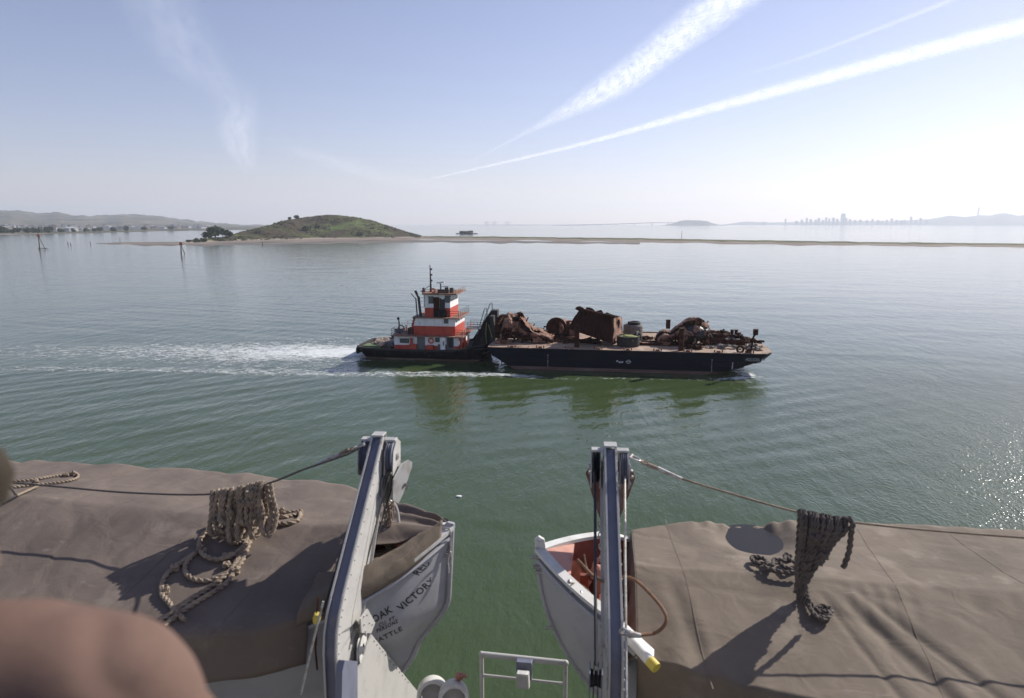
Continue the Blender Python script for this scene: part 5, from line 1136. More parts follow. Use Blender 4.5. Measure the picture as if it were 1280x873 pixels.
mb = MB(); mb.bar((-1.75, YCB-.12, 17.58), (-1.30, YCB-.02, 17.66), .05, .04); mb.build('ridge_pole', M['wood'], tl)
mb = MB()
for k in range(7): X = -1.72+k*.07; mb.ball((X, YCB+.03*sin(k*2), 17.64), .045, 5, (1.3, .8, .6), .5)
mb.build('stowed_gear', M['oxide_pink'], lb)
# reinforcing seams and tack line
def seam(fz, P, r=.0022, up=.003): return [Vector((p[0]+.01*nz(p[1]*2, p[0]), p[1], fz(p[0], p[1])+up*.4)) for p in P]
def seamline(fz, X0, Y0, X1, Y1, par, m, w_=.018, n=50):
    mb = MB(); S = seam(fz, [(lerp(X0, X1, i/n), lerp(Y0, Y1, i/n)) for i in range(n+1)]); 
    for i in range(n): mb.bar(S[i], S[i+1], w_*.5, .0015)
    mb.build('seam', m, par)
for X in (-5.6, -4.75, -3.95, -3.15, -2.35): seamline(tz_left, X+.25, YCB+1.05, X-.05, YCB-1.1, tl, M['tarp_l'])
tr = empty('canvas_cover', (0, 0, 0)); tag(tr, 'brown canvas cover over the right lifeboat with a wet shaded sag and diagonal folds', 'boat cover', 'canvas boat covers')
cover(tz_right, R_b, .215, 7.2, 520, -1, 1, 90, M['tarp_r'], tr, 'canvas')
for X0, X1 in ((.50, .62), (2.05, 1.85), (2.75, 2.95)): seamline(tz_right, X0, YCB+1.0, X1, YCB-1.05, tr, M['tarp_r'], .012)
# end wall of the right cover falling into the boat
mb = MB(); V = []; n1, n2 = 60, 16; bb = R_b.b(.685)+.045
for i in range(n1+1):
    w_ = lerp(-1.02, 1.0, i/n1); y = YCB+w_*bb; zt = tz_right(.215, y)+.002
    for k in range(n2+1):
        t_ = k/n2; x = .215-.025*sin(pi*t_)-.03*t_*(1+sin(w_*17+nz(w_*3, t_)*3))*.5-(.05*t_ if w_ < -.3 else 0); V.append((x+.012*sin(w_*31)*t_, y*(1)+(YCB-y)*.1*t_, lerp(zt, 17.22, t_)))
mb.add(V, [(i*(n2+1)+k, (i+1)*(n2+1)+k, (i+1)*(n2+1)+k+1, i*(n2+1)+k+1) for i in range(n1) for k in range(n2)]); o = mb.build('end_flap', M['tarp_r'], tr, smooth=True); md = o.modifiers.new('t', 'SOLIDIFY'); md.thickness = .004
for (x, y) in ((.31, YCB+.9), (.31, YCB), (.31, YCB-.9)): pass
# puddle
mb = MB(); zp = tz_right(DIP.x, DIP.y)+.045; mb.prism([(DIP.x+.30*cos(a_*pi/24), DIP.y+.32*sin(a_*pi/24), zp-.004) for a_ in range(48)], (0, 0, .004))
M['sag_shade'] = mat('wet sag with shade', (.03, .027, .028), .35, spec=.12)  # dark base paints the pocket's shade over wet canvas
tag(mb.build('wet_sag_shade', M['sag_shade']), 'dark wet patch with the pocket shade painted in, on the right canvas cover', 'sag_shade')
# ------------------------------------------------------------------ DAVITS
FR = [(4.585, 18.478), (4.2, 18.195), (3.9, 17.973), (3.62, 17.765), (3.54, 17.69), (3.485, 17.60), (3.46, 17.48), (3.455, 17.2), (3.455, 16.3), (3.455, 15.42)]
TH = [.15, .27, .36, .43, .46, .48, .5, .5, .5, .5]
def nrm_at(i):
    a = Vector(FR[max(i-1, 0)]); b_ = Vector(FR[min(i+1, len(FR)-1)]); d = (b_-a).normalized(); return Vector((-d.y, d.x)) if (-d.y) > 0 else Vector((d.y, -d.x))
def davit(x_head, label, detail):
    t_ = empty('davit', (x_head, 4.585, 18.478), radians(3.1)); tag(t_, label, 'davit', 'lifeboat davits')
    F3 = [Vector((0, a-4.585, b_-18.478)) for a, b_ in FR]; N3 = [Vector((0, n_.x, n_.y)) for n_ in (nrm_at(i) for i in range(len(FR)))]; B3 = [f+n_*h for f, n_, h in zip(F3, N3, TH)]
    W = .041
    for sx_ in (-1, 1):
        mb = MB(); x0 = sx_*W
        V = []
        for f, g in zip(F3, B3): V += [f+Vector((x0-.004, 0, 0)), g+Vector((x0-.004, 0, 0)), f+Vector((x0+.004, 0, 0)), g+Vector((x0+.004, 0, 0))]
        fs_ = []
        for i in range(len(F3)-1):
            a, c_ = i*4, i*4+4; fs_ += [(a, c_, c_+1, a+1), (a+2, a+3, c_+3, c_+2), (a, a+2, c_+2, c_), (a+1, c_+1, c_+3, a+3)]
        fs_ += [(0, 1, 3, 2), (len(V)-4, len(V)-2, len(V)-1, len(V)-3)]
        mb.add(V, fs_)
        # rivets
        S = spline(F3, .085); S2 = spline(B3, .085)
        for k in range(len(S)):
            tgt = min(range(len(F3)), key=lambda j: (F3[j]-S[k]).length); p_ = S[k]+N3[tgt]*.026; mb.ball(p_+Vector((x0+sx_*.005, 0, 0)), .0075, 4, (.8, 1, 1))
        mb.build('side_plate', M['steel_grey'], t_)
        # corner angle iron along the front edge
        mb = MB(); 
        for i in range(len(F3)-1):
            a, c_ = F3[i]+Vector((x0-sx_*.005, 0, 0))-N3[i]*.004, F3[i+1]+Vector((x0-sx_*.005, 0, 0))-N3[i+1]*.004; d = (c_-a); mb.bar(a-d*.01, c_+d*.01, .011, .007, up=(0, .6, .8) if i < 4 else (0, 1, 0.01))
        mb.build('edge_flange', M['steel_grey'], t_)
        # back angle and lengthwise seam
        mb = MB()
        for i in range(len(F3)-1):
            a, c_ = B3[i]+Vector((x0+sx_*.012, 0, 0))-N3[i]*.004, B3[i+1]+Vector((x0+sx_*.012, 0, 0))-N3[i+1]*.004; mb.bar(a, c_+(c_-a)*.02, .024, .010, up=(0, .6, .8) if i < 4 else (0, 1, .01))
            a, c_ = F3[i].lerp(B3[i], .55)+Vector((x0+sx_*.005, 0, 0)), F3[i+1].lerp(B3[i+1], .55)+Vector((x0+sx_*.005, 0, 0)); mb.bar(a, c_, .004, .006)
        mb.build('back_angle', M['steel_grey'], t_)
    mb = MB()
    V = []
    for f, n_ in zip(F3, N3): V += [f+n_*.018+Vector((-W+.005, 0, 0)), f+n_*.018+Vector((W-.005, 0, 0)), f+n_*.026+Vector((-W+.005, 0, 0)), f+n_*.026+Vector((W-.005, 0, 0))]
    fs_ = []
    for i in range(len(F3)-1): a, c_ = i*4, i*4+4; fs_ += [(a, a+1, c_+1, c_), (a+2, c_+2, c_+3, a+3)]
    mb.add(V, fs_)
    mb.build('web_plate', M['blue_web_shade'], t_)  # shade of the recess is in this darker colour
    mb = MB(); mb.cbox((0, .03, .006), (.09, .10, .012)); mb.cbox((0, .085, -.06), (.08, .012, .13)); mb.build('head_cap', M['steel_grey'], t_, bevel=.003)
    # crosshead with two sheave blocks
    mb = MB(); mb.bar((-.13, .035, -.035), (.13, .035, -.035), .07, .018); mb.build('crosshead', M['steel_grey'], t_, bevel=.003)
    for sx_ in (-1, 1):
        cx = sx_*.098; blk = MB()
        for e in (-.031, .031): 
            pr = [(cx+e-.003, .05, -.03), (cx+e-.003, -.07, -.10), (cx+e-.003, -.10, -.26), (cx+e-.003, -.02, -.30), (cx+e-.003, .12, -.24), (cx+e-.003, .14, -.08)]
            blk.prism(pr, (.006, 0, 0))
        o_ = blk.build('sheave_cheek', M['steel_grey'], t_)
        for e in (-.013, .013):
            s_ = MB(); s_.lathe([(.0, -.010), (.112, -.010), (.118, -.006), (.104, 0), (.118, .006), (.112, .010), (0, .010)], (cx+e, .02, -.155), (1, 0, 0), 32); s_.build('sheave', M['black'] if sx_ < 0 and detail == 'R' else M['blue_web_shade'], o_)
        s_ = MB(); s_.cyl((cx-.045, .02, -.155), (cx+.05, .02, -.155), .012, 10); s_.cyl((cx+sx_*.036, .02, -.155), (cx+sx_*.046, .02, -.155), .026, 6); s_.build('sheave_pin', M['galv'], o_)
    return t_
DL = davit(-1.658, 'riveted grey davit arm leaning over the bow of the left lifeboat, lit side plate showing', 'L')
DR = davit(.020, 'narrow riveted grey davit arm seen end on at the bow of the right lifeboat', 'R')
# triangular floating block and link plate on each
M['block_grey'] = mat('shaded grey block', (.24, .24, .24), .6, (.17, .15, .14), 9, .5)  # grey darkened so the left block's shade sits in the colour
def fall_block(X, m1, label, left):
    t_ = empty('fall_block', (X, 4.76, 18.36)); tag(t_, label, 'pulley block', 'lower blocks of the boat falls'); o0 = Vector((X, 4.76, 18.36))
    if left:
        for xx in (-1.50, -1.59):
            mb = MB(); k_ = (xx+1.5)*160; mb.prism([atX(a+k_, b_, xx)-o0 for a, b_ in ((502, 580), (511, 575), (515.5, 578), (515, 584), (504, 618), (498, 630), (491, 626), (492, 600))], (-.010, 0, 0)); mb.build('cheek_plate', m1, t_, bevel=.002)
        mb = MB(); a, c_ = atX(505, 605, -1.49)-o0, atX(505, 605, -1.6)-o0; mb.lathe([(0, -.02), (.045, -.02), (.038, 0), (.045, .02), (0, .02)], (a+c_)/2, (1, 0, 0), 24); mb.build('sheave', M['black'], t_, smooth=True)
        mb = MB(); mb.cyl(a+Vector((.02, 0, 0)), c_, .010, 8); mb.build('bolt', M['galv'], t_)
    else:
        for yy, dx in ((4.80, 0), (4.90, 0)):
            mb = MB(); mb.prism([at(a, b_, Y=yy)-o0 for a, b_ in ((732, 592), (735, 587), (744, 586), (784, 588), (792, 590), (794, 598), (783, 628), (768, 664), (757, 668), (744, 632))], (0, .012, 0)); mb.build('cheek_plate', m1, t_, bevel=.002)
        mb = MB(); mb.lathe([(0, -.035), (.09, -.035), (.075, 0), (.09, .035), (0, .035)], at(763, 618, Y=4.85)-o0, (0, 1, 0), 24); mb.build('sheave', M['black'], t_, smooth=True)
        for a, b_ in ((737, 590), (790, 596), (787, 604), (766, 655)): mb = MB(); q_ = at(a, b_, Y=4.79)-o0; mb.cyl(q_-Vector((0, .02, 0)), q_+Vector((0, .13, 0)), .011, 8); mb.build('bolt', M['galv'], t_)
    return t_
fall_block(.03, mat('rust brown block', (.13, .055, .04), .8, (.2, .17, .15), 8, .5), 'rusty brown lower pulley block hanging behind the right davit head', False)
fall_block(-1.62, M['block_grey'], 'grey triangular lower pulley block hanging behind the left davit head', True)
# wire falls
def line_obj(name, pts, r, m, label, cat, group=None, n=8, smooth=True):
    mb = MB(); mb.tube(pts, r, n); o = mb.build(name, m, None, smooth=smooth); tag(o, label, cat, group); return o
line_obj('fall_wire', [at(743, 572, Y=4.60), at(744, 640, Y=4.2), at(744.2, 740, Y=3.75), at(745, 832, Y=3.42)], .0095, M['black'], 'black greased wire running down left of the right davit', 'wire', 'wire falls')
line_obj('fall_wire', [at(781, 584, Y=4.58), at(781.5, 700, Y=3.95), at(782.5, 800, Y=3.55), at(783, 873, Y=3.3)], .008, M['galv'], 'pale wire running down right of the right davit', 'wire', 'wire falls')
line_obj('fall_wire', [at(456, 585, Y=4.60), at(441, 640, Y=4.3), at(420, 712, Y=3.95), at(404, 765, Y=3.72)], .007, M['black'], 'dark wire down the left edge of the left davit', 'wire', 'wire falls')
line_obj('fall_wire', [at(404, 752, Y=3.40), at(392, 800, Y=3.35), at(376, 868, Y=3.3)], .007, M['galv'], 'pale wire slanting down left of the foot of the left davit', 'wire', 'wire falls')
line_obj('fall_wire', [at(488, 590, Y=4.50), at(474, 640, Y=4.33), at(448, 745, Y=3.92), at(436, 812, Y=3.66)], .006, M['wire'], 'thin wire lying along the lit side of the left davit', 'wire', 'wire falls')
line_obj('fall_wire', [at(492, 590, Y=4.62), at(489, 612, Y=4.6), at(463, 700, Y=4.3), at(446, 790, Y=4.0)], .006, M['wire'], 'thin wire at the outer edge of the left davit', 'wire', 'wire falls')
# small winch block at the foot of the right davit
t_ = empty('lead_block', at(745, 842, Y=3.42)); tag(t_, 'dark lead block at the foot of the right davit', 'pulley block')
for e in (-.034, -.012, .012, .034): mb = MB(); mb.cbox((e, 0, -.05), (.006, .12, .17)); mb.build('cheek', M['blue_web_shade'] if abs(e) > .02 else M['black'], t_, bevel=.002)
mb = MB(); mb.lathe([(0, -.03), (.05, -.03), (.04, 0), (.05, .03), (0, .03)], (0, 0, -.03), (1, 0, 0), 20); mb.build('sheave', M['black'], t_)
# gusset plates, sheave nest and drums at the foot of the left davit
XG = -1.50
def gplate(P, name, rivets, th=.01, X=XG, par=DL, m='steel_grey'):
    W_ = [atX(p[0], p[1], X) for p in P]; mb = MB(); mb.prism(W_, (-th, 0, 0))
    for p in rivets: q_ = atX(p[0], p[1], X+.004); mb.ball(q_, .0065, 4, (.8, 1, 1))
    Mi = Matrix.Translation(Vector((-1.648, 4.585, 18.478))) @ Matrix.Rotation(radians(3.1), 4, 'Z'); Mi = Mi.inverted(); mb.v = [tuple(Mi @ Vector(v)) for v in mb.v]
    return mb.build(name, M[m], par)
gplate([(466, 793), (518, 858), (540, 884), (440, 884), (444, 850), (457, 819)], 'gusset_plate', [(lerp(470, 512, k/12), lerp(801.5, 853, k/12)) for k in range(13)])
gplate([(461.6, 761.5), (471, 778.7), (466, 792), (454, 791.5), (453, 774)], 'joint_plate', [(457, 771), (461, 769), (457.5, 781), (464, 779), (459, 789.5), (467.5, 781)])
gplate([(433, 826), (449, 827), (449, 884), (429, 884), (430, 840)], 'sheave_housing', [], .04, XG+.01, m='blue_web_shade')
nest = empty('lead_block', (0, 0, 0)); tag(nest, 'nest of pale sheaves at the foot of the left davit', 'pulley block')
for k, X in enumerate((-1.60, -1.565, -1.53)):
    c_ = atX(452, 808, X) if k else atX(447, 812, X); mb = MB(); mb.lathe([(.035, -.010), (.085, -.012), (.095, -.010), (.078, 0), (.095, .010), (.085, .012), (.035, .010)], c_+Vector((0, .0, -.02)), (1, .12, 0), 28); mb.build('sheave', M['hull_white'] if k else M['black'], nest, smooth=True)
mb = MB(); mb.cyl(atX(452, 812, -1.64), atX(452, 812, -1.50), .02, 10); mb.build('pin', M['galv'], nest)
def drum(px_, py, Y, R_, L, label):
    c_ = at(px_, py, Y=Y); t_ = empty('fairlead_drum', c_); tag(t_, label, 'fairlead', 'white fairlead drums'); ax = Vector((.25, -1, .45)).normalized()
    mb = MB(); mb.lathe([(R_*.78, L), (R_, L), (R_*1.02, L*.5), (R_, 0), (R_*.80, -.0), (R_*.78, .03), (R_*.78, L)], (0, 0, 0), ax, 32); mb.build('shell', M['hull_white'], t_, smooth=True)
    mb = MB(); mb.lathe([(0, L*.55), (R_*.70, L*.5), (R_*.74, 0.02)], (0, 0, 0), ax, 24); mb.build('core', M['steel_grey'], t_, smooth=True); return t_
drum(541, 864, 4.15, .105, .16, 'white open-ended fairlead drum beside the left davit foot')
drum(567, 868, 4.05, .10, .18, 'white closed fairlead drum nearest the gap between the boats')
mb = MB(); c_ = at(579, 846, Y=4.05)
for k in range(4): mb.tube([c_+Vector((-.03+k*.017, 0, .0)), c_+Vector((-.028+k*.017, -.012, .035-.004*k)), c_+Vector((-.026+k*.017, -.03, .02))], .0085, 7)
mb.ball(c_+Vector((-.03, .01, -.01)), .03, 6, (1, .8, 1))
tag(mb.build('clamp', M['oxide_pink'], smooth=True), 'small flaking pink-red clamp at the tip of the white drum', 'clamp')
# yellow float by the left davit, wrapped dark line
p_ = at(396, 773, Y=3.45); t_ = empty('line_float', p_); tag(t_, 'small yellow float hanging left of the left davit', 'float'); mb = MB(); mb.lathe([(0, -.035), (.018, -.03), (.024, 0), (.018, .03), (0, .035)], (0, 0, 0), (.2, 0, 1), 16); mb.build('body', M['brass'], t_, smooth=True); mb = MB(); mb.tube([(0, 0, .03), (.01, .02, .12)], .004, 6); mb.tube([(0, 0, -.03), (-.02, .0, -.20), (-.03, .03, -.36)], .006, 6); mb.build('line', M['rust'], t_)
# white and yellow spar end poking out under the right cover
t_ = empty('boat_oar', (0, 0, 0)); tag(t_, 'white spar with a yellow end along the near side of the right lifeboat', 'oar'); a_, c_ = at(788, 800, Y=3.78), at(812, 826, Y=3.66); mb = MB(); mb.cyl(a_+(a_-c_)*.5, c_, .032, 14); mb.build('shaft', M['hull_white'], t_, smooth=True); mb = MB(); mb.cyl(c_, c_+(c_-a_)*.35, .033, 14); mb.build('yellow_tip', M['brass'], t_, smooth=True)
# wire strop with thimble at the right davit
line_obj('wire_strop', spline([at(722, 700, Y=4.3), at(750, 726, Y=4.1), at(786, 722, Y=3.9), at(815, 745, Y=3.75), at(833, 772, Y=3.6), at(822, 790, Y=3.55), at(800, 794, Y=3.5)], .02), .010, mat('rusty wire', (.22, .11, .055), .8, (.1, .05, .03), 40, .5), 'rusty wire strop looping out from the right davit over the canvas end', 'wire')
t_ = empty('rope_thimble', at(790, 793, Y=3.48)); tag(t_, 'pale spliced eye holding the wire strop at the right davit', 'thimble'); mb = MB(); mb.tube([(-.02, 0, 0), (.05, 0, -.005)], [.022, .012], 10); mb.ball((-.02, -.005, .01), .022, 6, (1, 1, .8), .3); mb.build('splice', M['galv'], t_, smooth=True); mb = MB(); mb.torus((-.045, 0, .01), (0, 1, .3), .022, .007, 16, 6); mb.build('eye', M['galv'], t_, smooth=True)
# ------------------------------------------------------------------ SPAN WIRES, ROPE COILS
def shackle_end(p0, p1, label, name='shackle'):
    p0, p1 = Vector(p0), Vector(p1); d = (p1-p0).normalized(); t_ = empty(name, p0); tag(t_, label, 'shackle', 'shackles at the davit heads')
    s_ = d.cross(Vector((0, 0, 1))).normalized(); mb = MB(); c_ = Vector((0, 0, 0))
    mb.tube([c_+s_*.022, c_+s_*.026+d*.03, c_+s_*.016+d*.06, c_+d*.07, c_-s_*.016+d*.06, c_-s_*.026+d*.03, c_-s_*.022], .007, 8); mb.cyl(s_*.035, -s_*.035, .009, 8); mb.build('bow', M['galv'], t_, smooth=True)
    mb = MB(); mb.torus(d*.10, s_.cross(d).normalized(), .024, .008, 20, 8); mb.tube([d*.12+s_*.012, d*.20], [.018, .014], 8); mb.build('thimble', M['rope'], t_, smooth=True)
    mb = MB(); mb.tube([d*.19, d*.36], [.015, .012], 10); mb.build('seizing', M['galv'], t_, smooth=True)
GR = [at(797, 575, Y=4.5), at(845, 596, Y=4.42), at(920, 619, Y=4.4), at(1005, 642, Y=4.4), at(1100, 657, Y=4.4), at(1290, 673, Y=4.4), at(1700, 700, Y=4.4)]
GL = [at(452, 558, Y=4.5), at(435, 568, Y=4.44), at(380, 587, Y=4.4), at(330, 606, Y=4.4), at(262, 618, Y=4.4), at(160, 616, Y=4.4), at(60, 607.5, Y=4.4), at(-120, 592, Y=4.4)]
t_ = MB(); t_.tube(spline(GR, .05), .0075, 7); tag(t_.build('span_rope', M['wood'], smooth=True), 'taut brown span line running right from the right davit head over the cover', 'rope', 'span lines between davit heads')
t_ = MB(); t_.tube(spline(GL, .05), .0075, 7); tag(t_.build('span_rope', M['wire'], smooth=True), 'taut dark span line running left from the left davit head over the cover', 'rope', 'span lines between davit heads')
shackle_end(at(789, 571, Y=4.5), GR[1], 'shackle and splice on the right side of the right davit head'); shackle_end(at(455, 555, Y=4.52), GL[2], 'shackle and splice on the left side of the left davit head')
def on_cover(fz, x, y, up=.02):
    d = sight(x, y); t_ = 2.5
    for k in range(900):
        p_ = Vector((0, 0, EYE))+d*t_
        if p_.z < fz(p_.x, p_.y)+up: break
        t_ += .005
    return p_
def guy_at(G, x):
    S = spline(G, .02); return min(S, key=lambda p_: abs((640+FPX*(p_-Vector((0, 0, EYE))).dot(_r)/(p_-Vector((0, 0, EYE))).dot(_f))-x))
def knot(mb, c, r, seed=0):
    rr = random.Random(seed); P = []
    for k in range(9): a = k*2.0+seed; P.append(Vector(c)+Vector((cos(a)*r*1.0, sin(a)*r*.9, sin(a*1.7)*r*.8)))
    mb.rope(P, r*.55)
# left coil
rc = empty('rope_coil', (0, 0, 0)); tag(rc, 'pale knotted rope coil hung on the span line and spilling down the left canvas cover', 'rope coil', 'rope coils on the boat covers')
RR_ = .0165; rr = random.Random(5); mb = MB()
for i in range(11):
    x = 267+i*6.2+rr.uniform(-1.5, 1.5); g = guy_at(GL, x); w_ = rr.uniform(.04, .09); drop = rr.uniform(.20, .33)*(1 if 2 < i else .85)
    x2 = g.x+w_; tzb = lambda X_, Y_: tz_left(X_, Y_)+.02
    P = [g+Vector((0, .05, -drop*.8)), g+Vector((0, .035, -.1)), g+Vector((0, .012, .012)), g+Vector((rr.uniform(-.01, .01), -.02, .010)), g+Vector((rr.uniform(-.02, .02), -.05, -.12)), Vector((g.x+w_*.3, g.y-.06-rr.uniform(0, .05), g.z-drop)), Vector((x2, g.y-.05, g.z-drop-rr.uniform(.01, .05))), Vector((x2+.02, g.y+.0, g.z-drop*.7)), Vector((x2, g.y+.0, g.z-.08)), Vector((x2-.01, g.y-.0, g.z+.022))]
    P = [Vector((p_.x, p_.y, max(p_.z, tzb(p_.x, p_.y)))) for p_ in P]; mb.rope(P, RR_)
def spill(mb, fz, pts, r, lift=0): mb.rope([on_cover(fz, x, y, r*1.05+(lift if isinstance(lift, (int, float)) else lift[i])) for i, (x, y) in enumerate(pts)], r)
def z7(pts): return [(180+a/4.85, 590+b_/4.85) for a, b_ in pts]
g1 = guy_at(GL, 325)
def hang(mb, fz, g, pts, r): mb.rope([g+Vector((0, .02, -.03)), g+Vector((0, -.015, .015)), g.lerp(on_cover(fz, *pts[0], r), .5)+Vector((0, -.03, .01))]+[on_cover(fz, x, y, r*1.1) for x, y in pts], r)
hang(mb, tz_left, guy_at(GL, 326), z7([(790, 215), (830, 245), (905, 245), (945, 250), (935, 290), (850, 315), (750, 290), (715, 255)]), RR_)
hang(mb, tz_left, guy_at(GL, 322), z7([(775, 240), (830, 272), (900, 262), (925, 255)]), RR_)
hang(mb, tz_left, guy_at(GL, 320), z7([(700, 300), (640, 430), (600, 530), (545, 610), (480, 690), (300, 800), (200, 870), (120, 930)]), RR_)
hang(mb, tz_left, guy_at(GL, 316), z7([(640, 350), (625, 430), (585, 500), (530, 590), (440, 670), (290, 770), (180, 850), (100, 900)]), RR_)
spill(mb, tz_left, z7([(450, 330), (370, 370), (335, 430), (350, 490), (410, 525), (480, 525), (560, 490), (610, 440), (635, 380), (640, 330)]), RR_, .015)
spill(mb, tz_left, z7([(380, 470), (320, 490), (262, 545), (250, 600), (290, 645), (370, 660), (450, 640), (520, 600), (570, 540), (615, 450)]), RR_)
spill(mb, tz_left, z7([(350, 460), (270, 520), (190, 575), (135, 625), (108, 690), (112, 745), (150, 790), (190, 840), (250, 900)]), RR_)
spill(mb, tz_left, z7([(400, 300), (440, 360), (500, 400), (570, 390), (610, 350), (620, 290)]), RR_, .02); spill(mb, tz_left, z7([(470, 330), (500, 370), (560, 375), (600, 330), (580, 260)]), RR_, .04)
mb.build('strands', M['rope'], rc)
for k, (a, b_) in enumerate(((130, 715), (500, 565), (555, 600), (500, 510), (190, 580), (712, 258), (520, 250), (440, 300), (650, 190), (640, 130), (830, 235), (940, 245), (590, 190))):
    p_ = on_cover(tz_left, 180+a/4.85, 590+b_/4.85, .02) if k in (0, 1, 2, 3, 4, 10, 11) else at(180+a/4.85, 590+b_/4.85, Y=4.34); kb = MB(); knot(kb, p_, .022, k); kb.build('knot', M['rope'], rc)
# right coil
rc2 = empty('rope_coil', (0, 0, 0)); tag(rc2, 'dark backlit rope coil hung on the span line over the right canvas cover', 'rope coil', 'rope coils on the boat covers')
def z8(pts): return [(920+a/5.46, 630+b_/5.46) for a, b_ in pts]
mb = MB(); rr = random.Random(9); RD = .0165
for i in range(11):
    x = 1000+i*5.4+rr.uniform(-1, 1); g = guy_at(GR, x); low = interp([0, 3, 6, 10], [.50, .56, .42, .28], i); conv = interp([0, 10], [.0, -.17], i)
    for sd in (0, 1):
        e = .02 if sd else -.03
        P = [g+Vector((rr.uniform(-.006, .006), -e*.3, .018)), g+Vector((0, e-.01, -.04)), g+Vector((conv*.35, e-.02, -low*.4)), g+Vector((conv*.75+rr.uniform(-.02, .02), e-.035, -low*.75)), g+Vector((conv*1.0+rr.uniform(-.02, .02), e-.05, -low))]
        P = [Vector((p_.x, p_.y, max(p_.z, tz_right(p_.x, p_.y)+.02))) for p_ in P]; mb.rope(P, RD)
g = guy_at(GR, 1058)
mb.rope([g+Vector((-.03, .02, -.10)), g+Vector((-.02, .0, .02)), g+Vector((.015, -.03, .01)), at(1064, 665, Y=4.36), at(1061, 690, Y=4.36), at(1054, 710, Y=4.36)], RD*1.05)
spill(mb, tz_right, z8([(470, 560), (480, 640), (500, 700), (560, 765), (625, 765), (648, 725), (600, 700), (545, 715)]), RD, .015)
spill(mb, tz_right, z8([(490, 580), (505, 660), (560, 730), (620, 735), (640, 760), (590, 790), (530, 745), (500, 690)]), RD*.9, .03)
spill(mb, tz_right, z8([(430, 470), (350, 470), (260, 455), (180, 425)]), RD, .03); spill(mb, tz_right, z8([(420, 430), (350, 440), (290, 400), (230, 420), (200, 380), (130, 360), (108, 375), (150, 405), (220, 410)]), RD*.9, .03)
spill(mb, tz_right, z8([(400, 400), (340, 360), (330, 385), (260, 380), (250, 420), (180, 400)]), RD*.8, .045)
mb.build('strands', M['rope_backlit'], rc2)
for k, (a, b_) in enumerate(((130, 375), (350, 365), (540, 230), (600, 350), (600, 745), (480, 420))):
    p_ = on_cover(tz_right, 920+a/5.46, 630+b_/5.46, .03) if k in (0, 1, 4) else at(920+a/5.46, 630+b_/5.46, Y=4.33); kb = MB(); knot(kb, p_, .024, k+3); kb.build('knot', M['rope_backlit'], rc2)
# small loop and boat hook at far left
def z9(pts): return [(a/8.73, 560+b_/8.73) for a, b_ in pts]
rl = empty('rope_loop', (0, 0, 0)); tag(rl, 'small knotted loop of laid rope at the far left of the left cover', 'rope loop'); mb = MB()
spill(mb, tz_left, z9([(-200, 380), (0, 370), (200, 362), (420, 335), (560, 310), (690, 292), (800, 268), (855, 300), (830, 335), (700, 365), (500, 388), (330, 405), (150, 425), (-100, 440)]), .011, .006); mb.build('strand', M['rope'], rl)
kb = MB(); knot(kb, on_cover(tz_left, *z9([(790, 285)])[0], .02), .022, 2); knot(kb, on_cover(tz_left, *z9([(720, 295)])[0], .02), .018, 5); knot(kb, on_cover(tz_left, *z9([(385, 365)])[0], .02), .02, 3); kb.build('knot', M['rope'], rl)
t_ = empty('boat_hook', (0, 0, 0)); tag(t_, 'short pale pole crossing the rope loop at the far left', 'pole'); mb = MB(); A1 = on_cover(tz_left, *z9([(180, 520)])[0], .04); B1_ = on_cover(tz_left, *z9([(440, 405)])[0], .03); mb.cyl(A1, B1_, .010, 8); mb.build('pole', M['wood'], t_); mb = MB(); mb.cyl(A1, at(*z9([(110, 420)])[0], Y=A1.y+.05), .011, 8); mb.cyl(A1, on_cover(tz_left, *z9([(-60, 640)])[0], .04), .008, 8); mb.build('iron_bracket', M['wire'], t_)
# chains and lashings at the left bow
hc = empty('hook_chain', (0, 0, 0)); tag(hc, 'rusty chain, hook and tangled cord hanging from the left block to the boat bow', 'chain'); mb = MB()
C0, C1 = at(488, 612, Y=4.72), at(487, 712, Y=4.52)
for k in range(11):
    p_ = C0.lerp(C1, k/11.0); ax = Vector((1, .2, 0)) if k % 2 else Vector((.1, 1, 0)); R3 = Matrix.Rotation(.2*sin(k), 3, 'X'); q = [Vector((cos(a)*.016, 0, sin(a)*.030)) for a in [j*pi/6 for j in range(12)]]
    if k % 2: q = [Vector((0, v.x, v.z)) for v in q]
    mb.tube([p_+R3 @ v for v in q], .006, 6, closed=True)
mb.build('chain_link', M['galv'], hc, smooth=True)
mb = MB(); mb.tube(spline([at(490, 625, Y=4.7), at(497, 640, Y=4.68), at(499, 668, Y=4.62), at(496, 690, Y=4.58), at(490, 694, Y=4.56)], .01), .010, 8); mb.build('hook', M['steel_grey'], hc, smooth=True)
mb = MB(); rr = random.Random(2)
for k in range(10):
    P = [at(486+rr.uniform(-7, 7), 628+j*13+rr.uniform(-4, 4), Y=4.62-j*.02+rr.uniform(-.02, .02)) for j in range(6)]; mb.rope(P, .0055)
for P_ in (((486, 700), (483, 716), (470, 728), (452, 742)), ((486, 700), (488, 720), (493, 707), (520, 716), (532, 722)), ((485, 690), (475, 700), (468, 720), (455, 735)), ((487, 690), (490, 705), (486, 715), (489, 700), (510, 712), (535, 716))): mb.rope([at(x, y, Y=4.45-.004*j) for j, (x, y) in enumerate(P_)], .0055)
mb.build('tangled_cord', M['rope'], hc)
kb = MB(); knot(kb, at(491, 703, Y=4.42), .018, 1); kb.build('cord_knot', M['rope'], hc)
ls = empty('bow_lashing', (0, 0, 0)); tag(ls, 'white cord lashed round the stem head of the left lifeboat', 'lashing'); mb = MB()
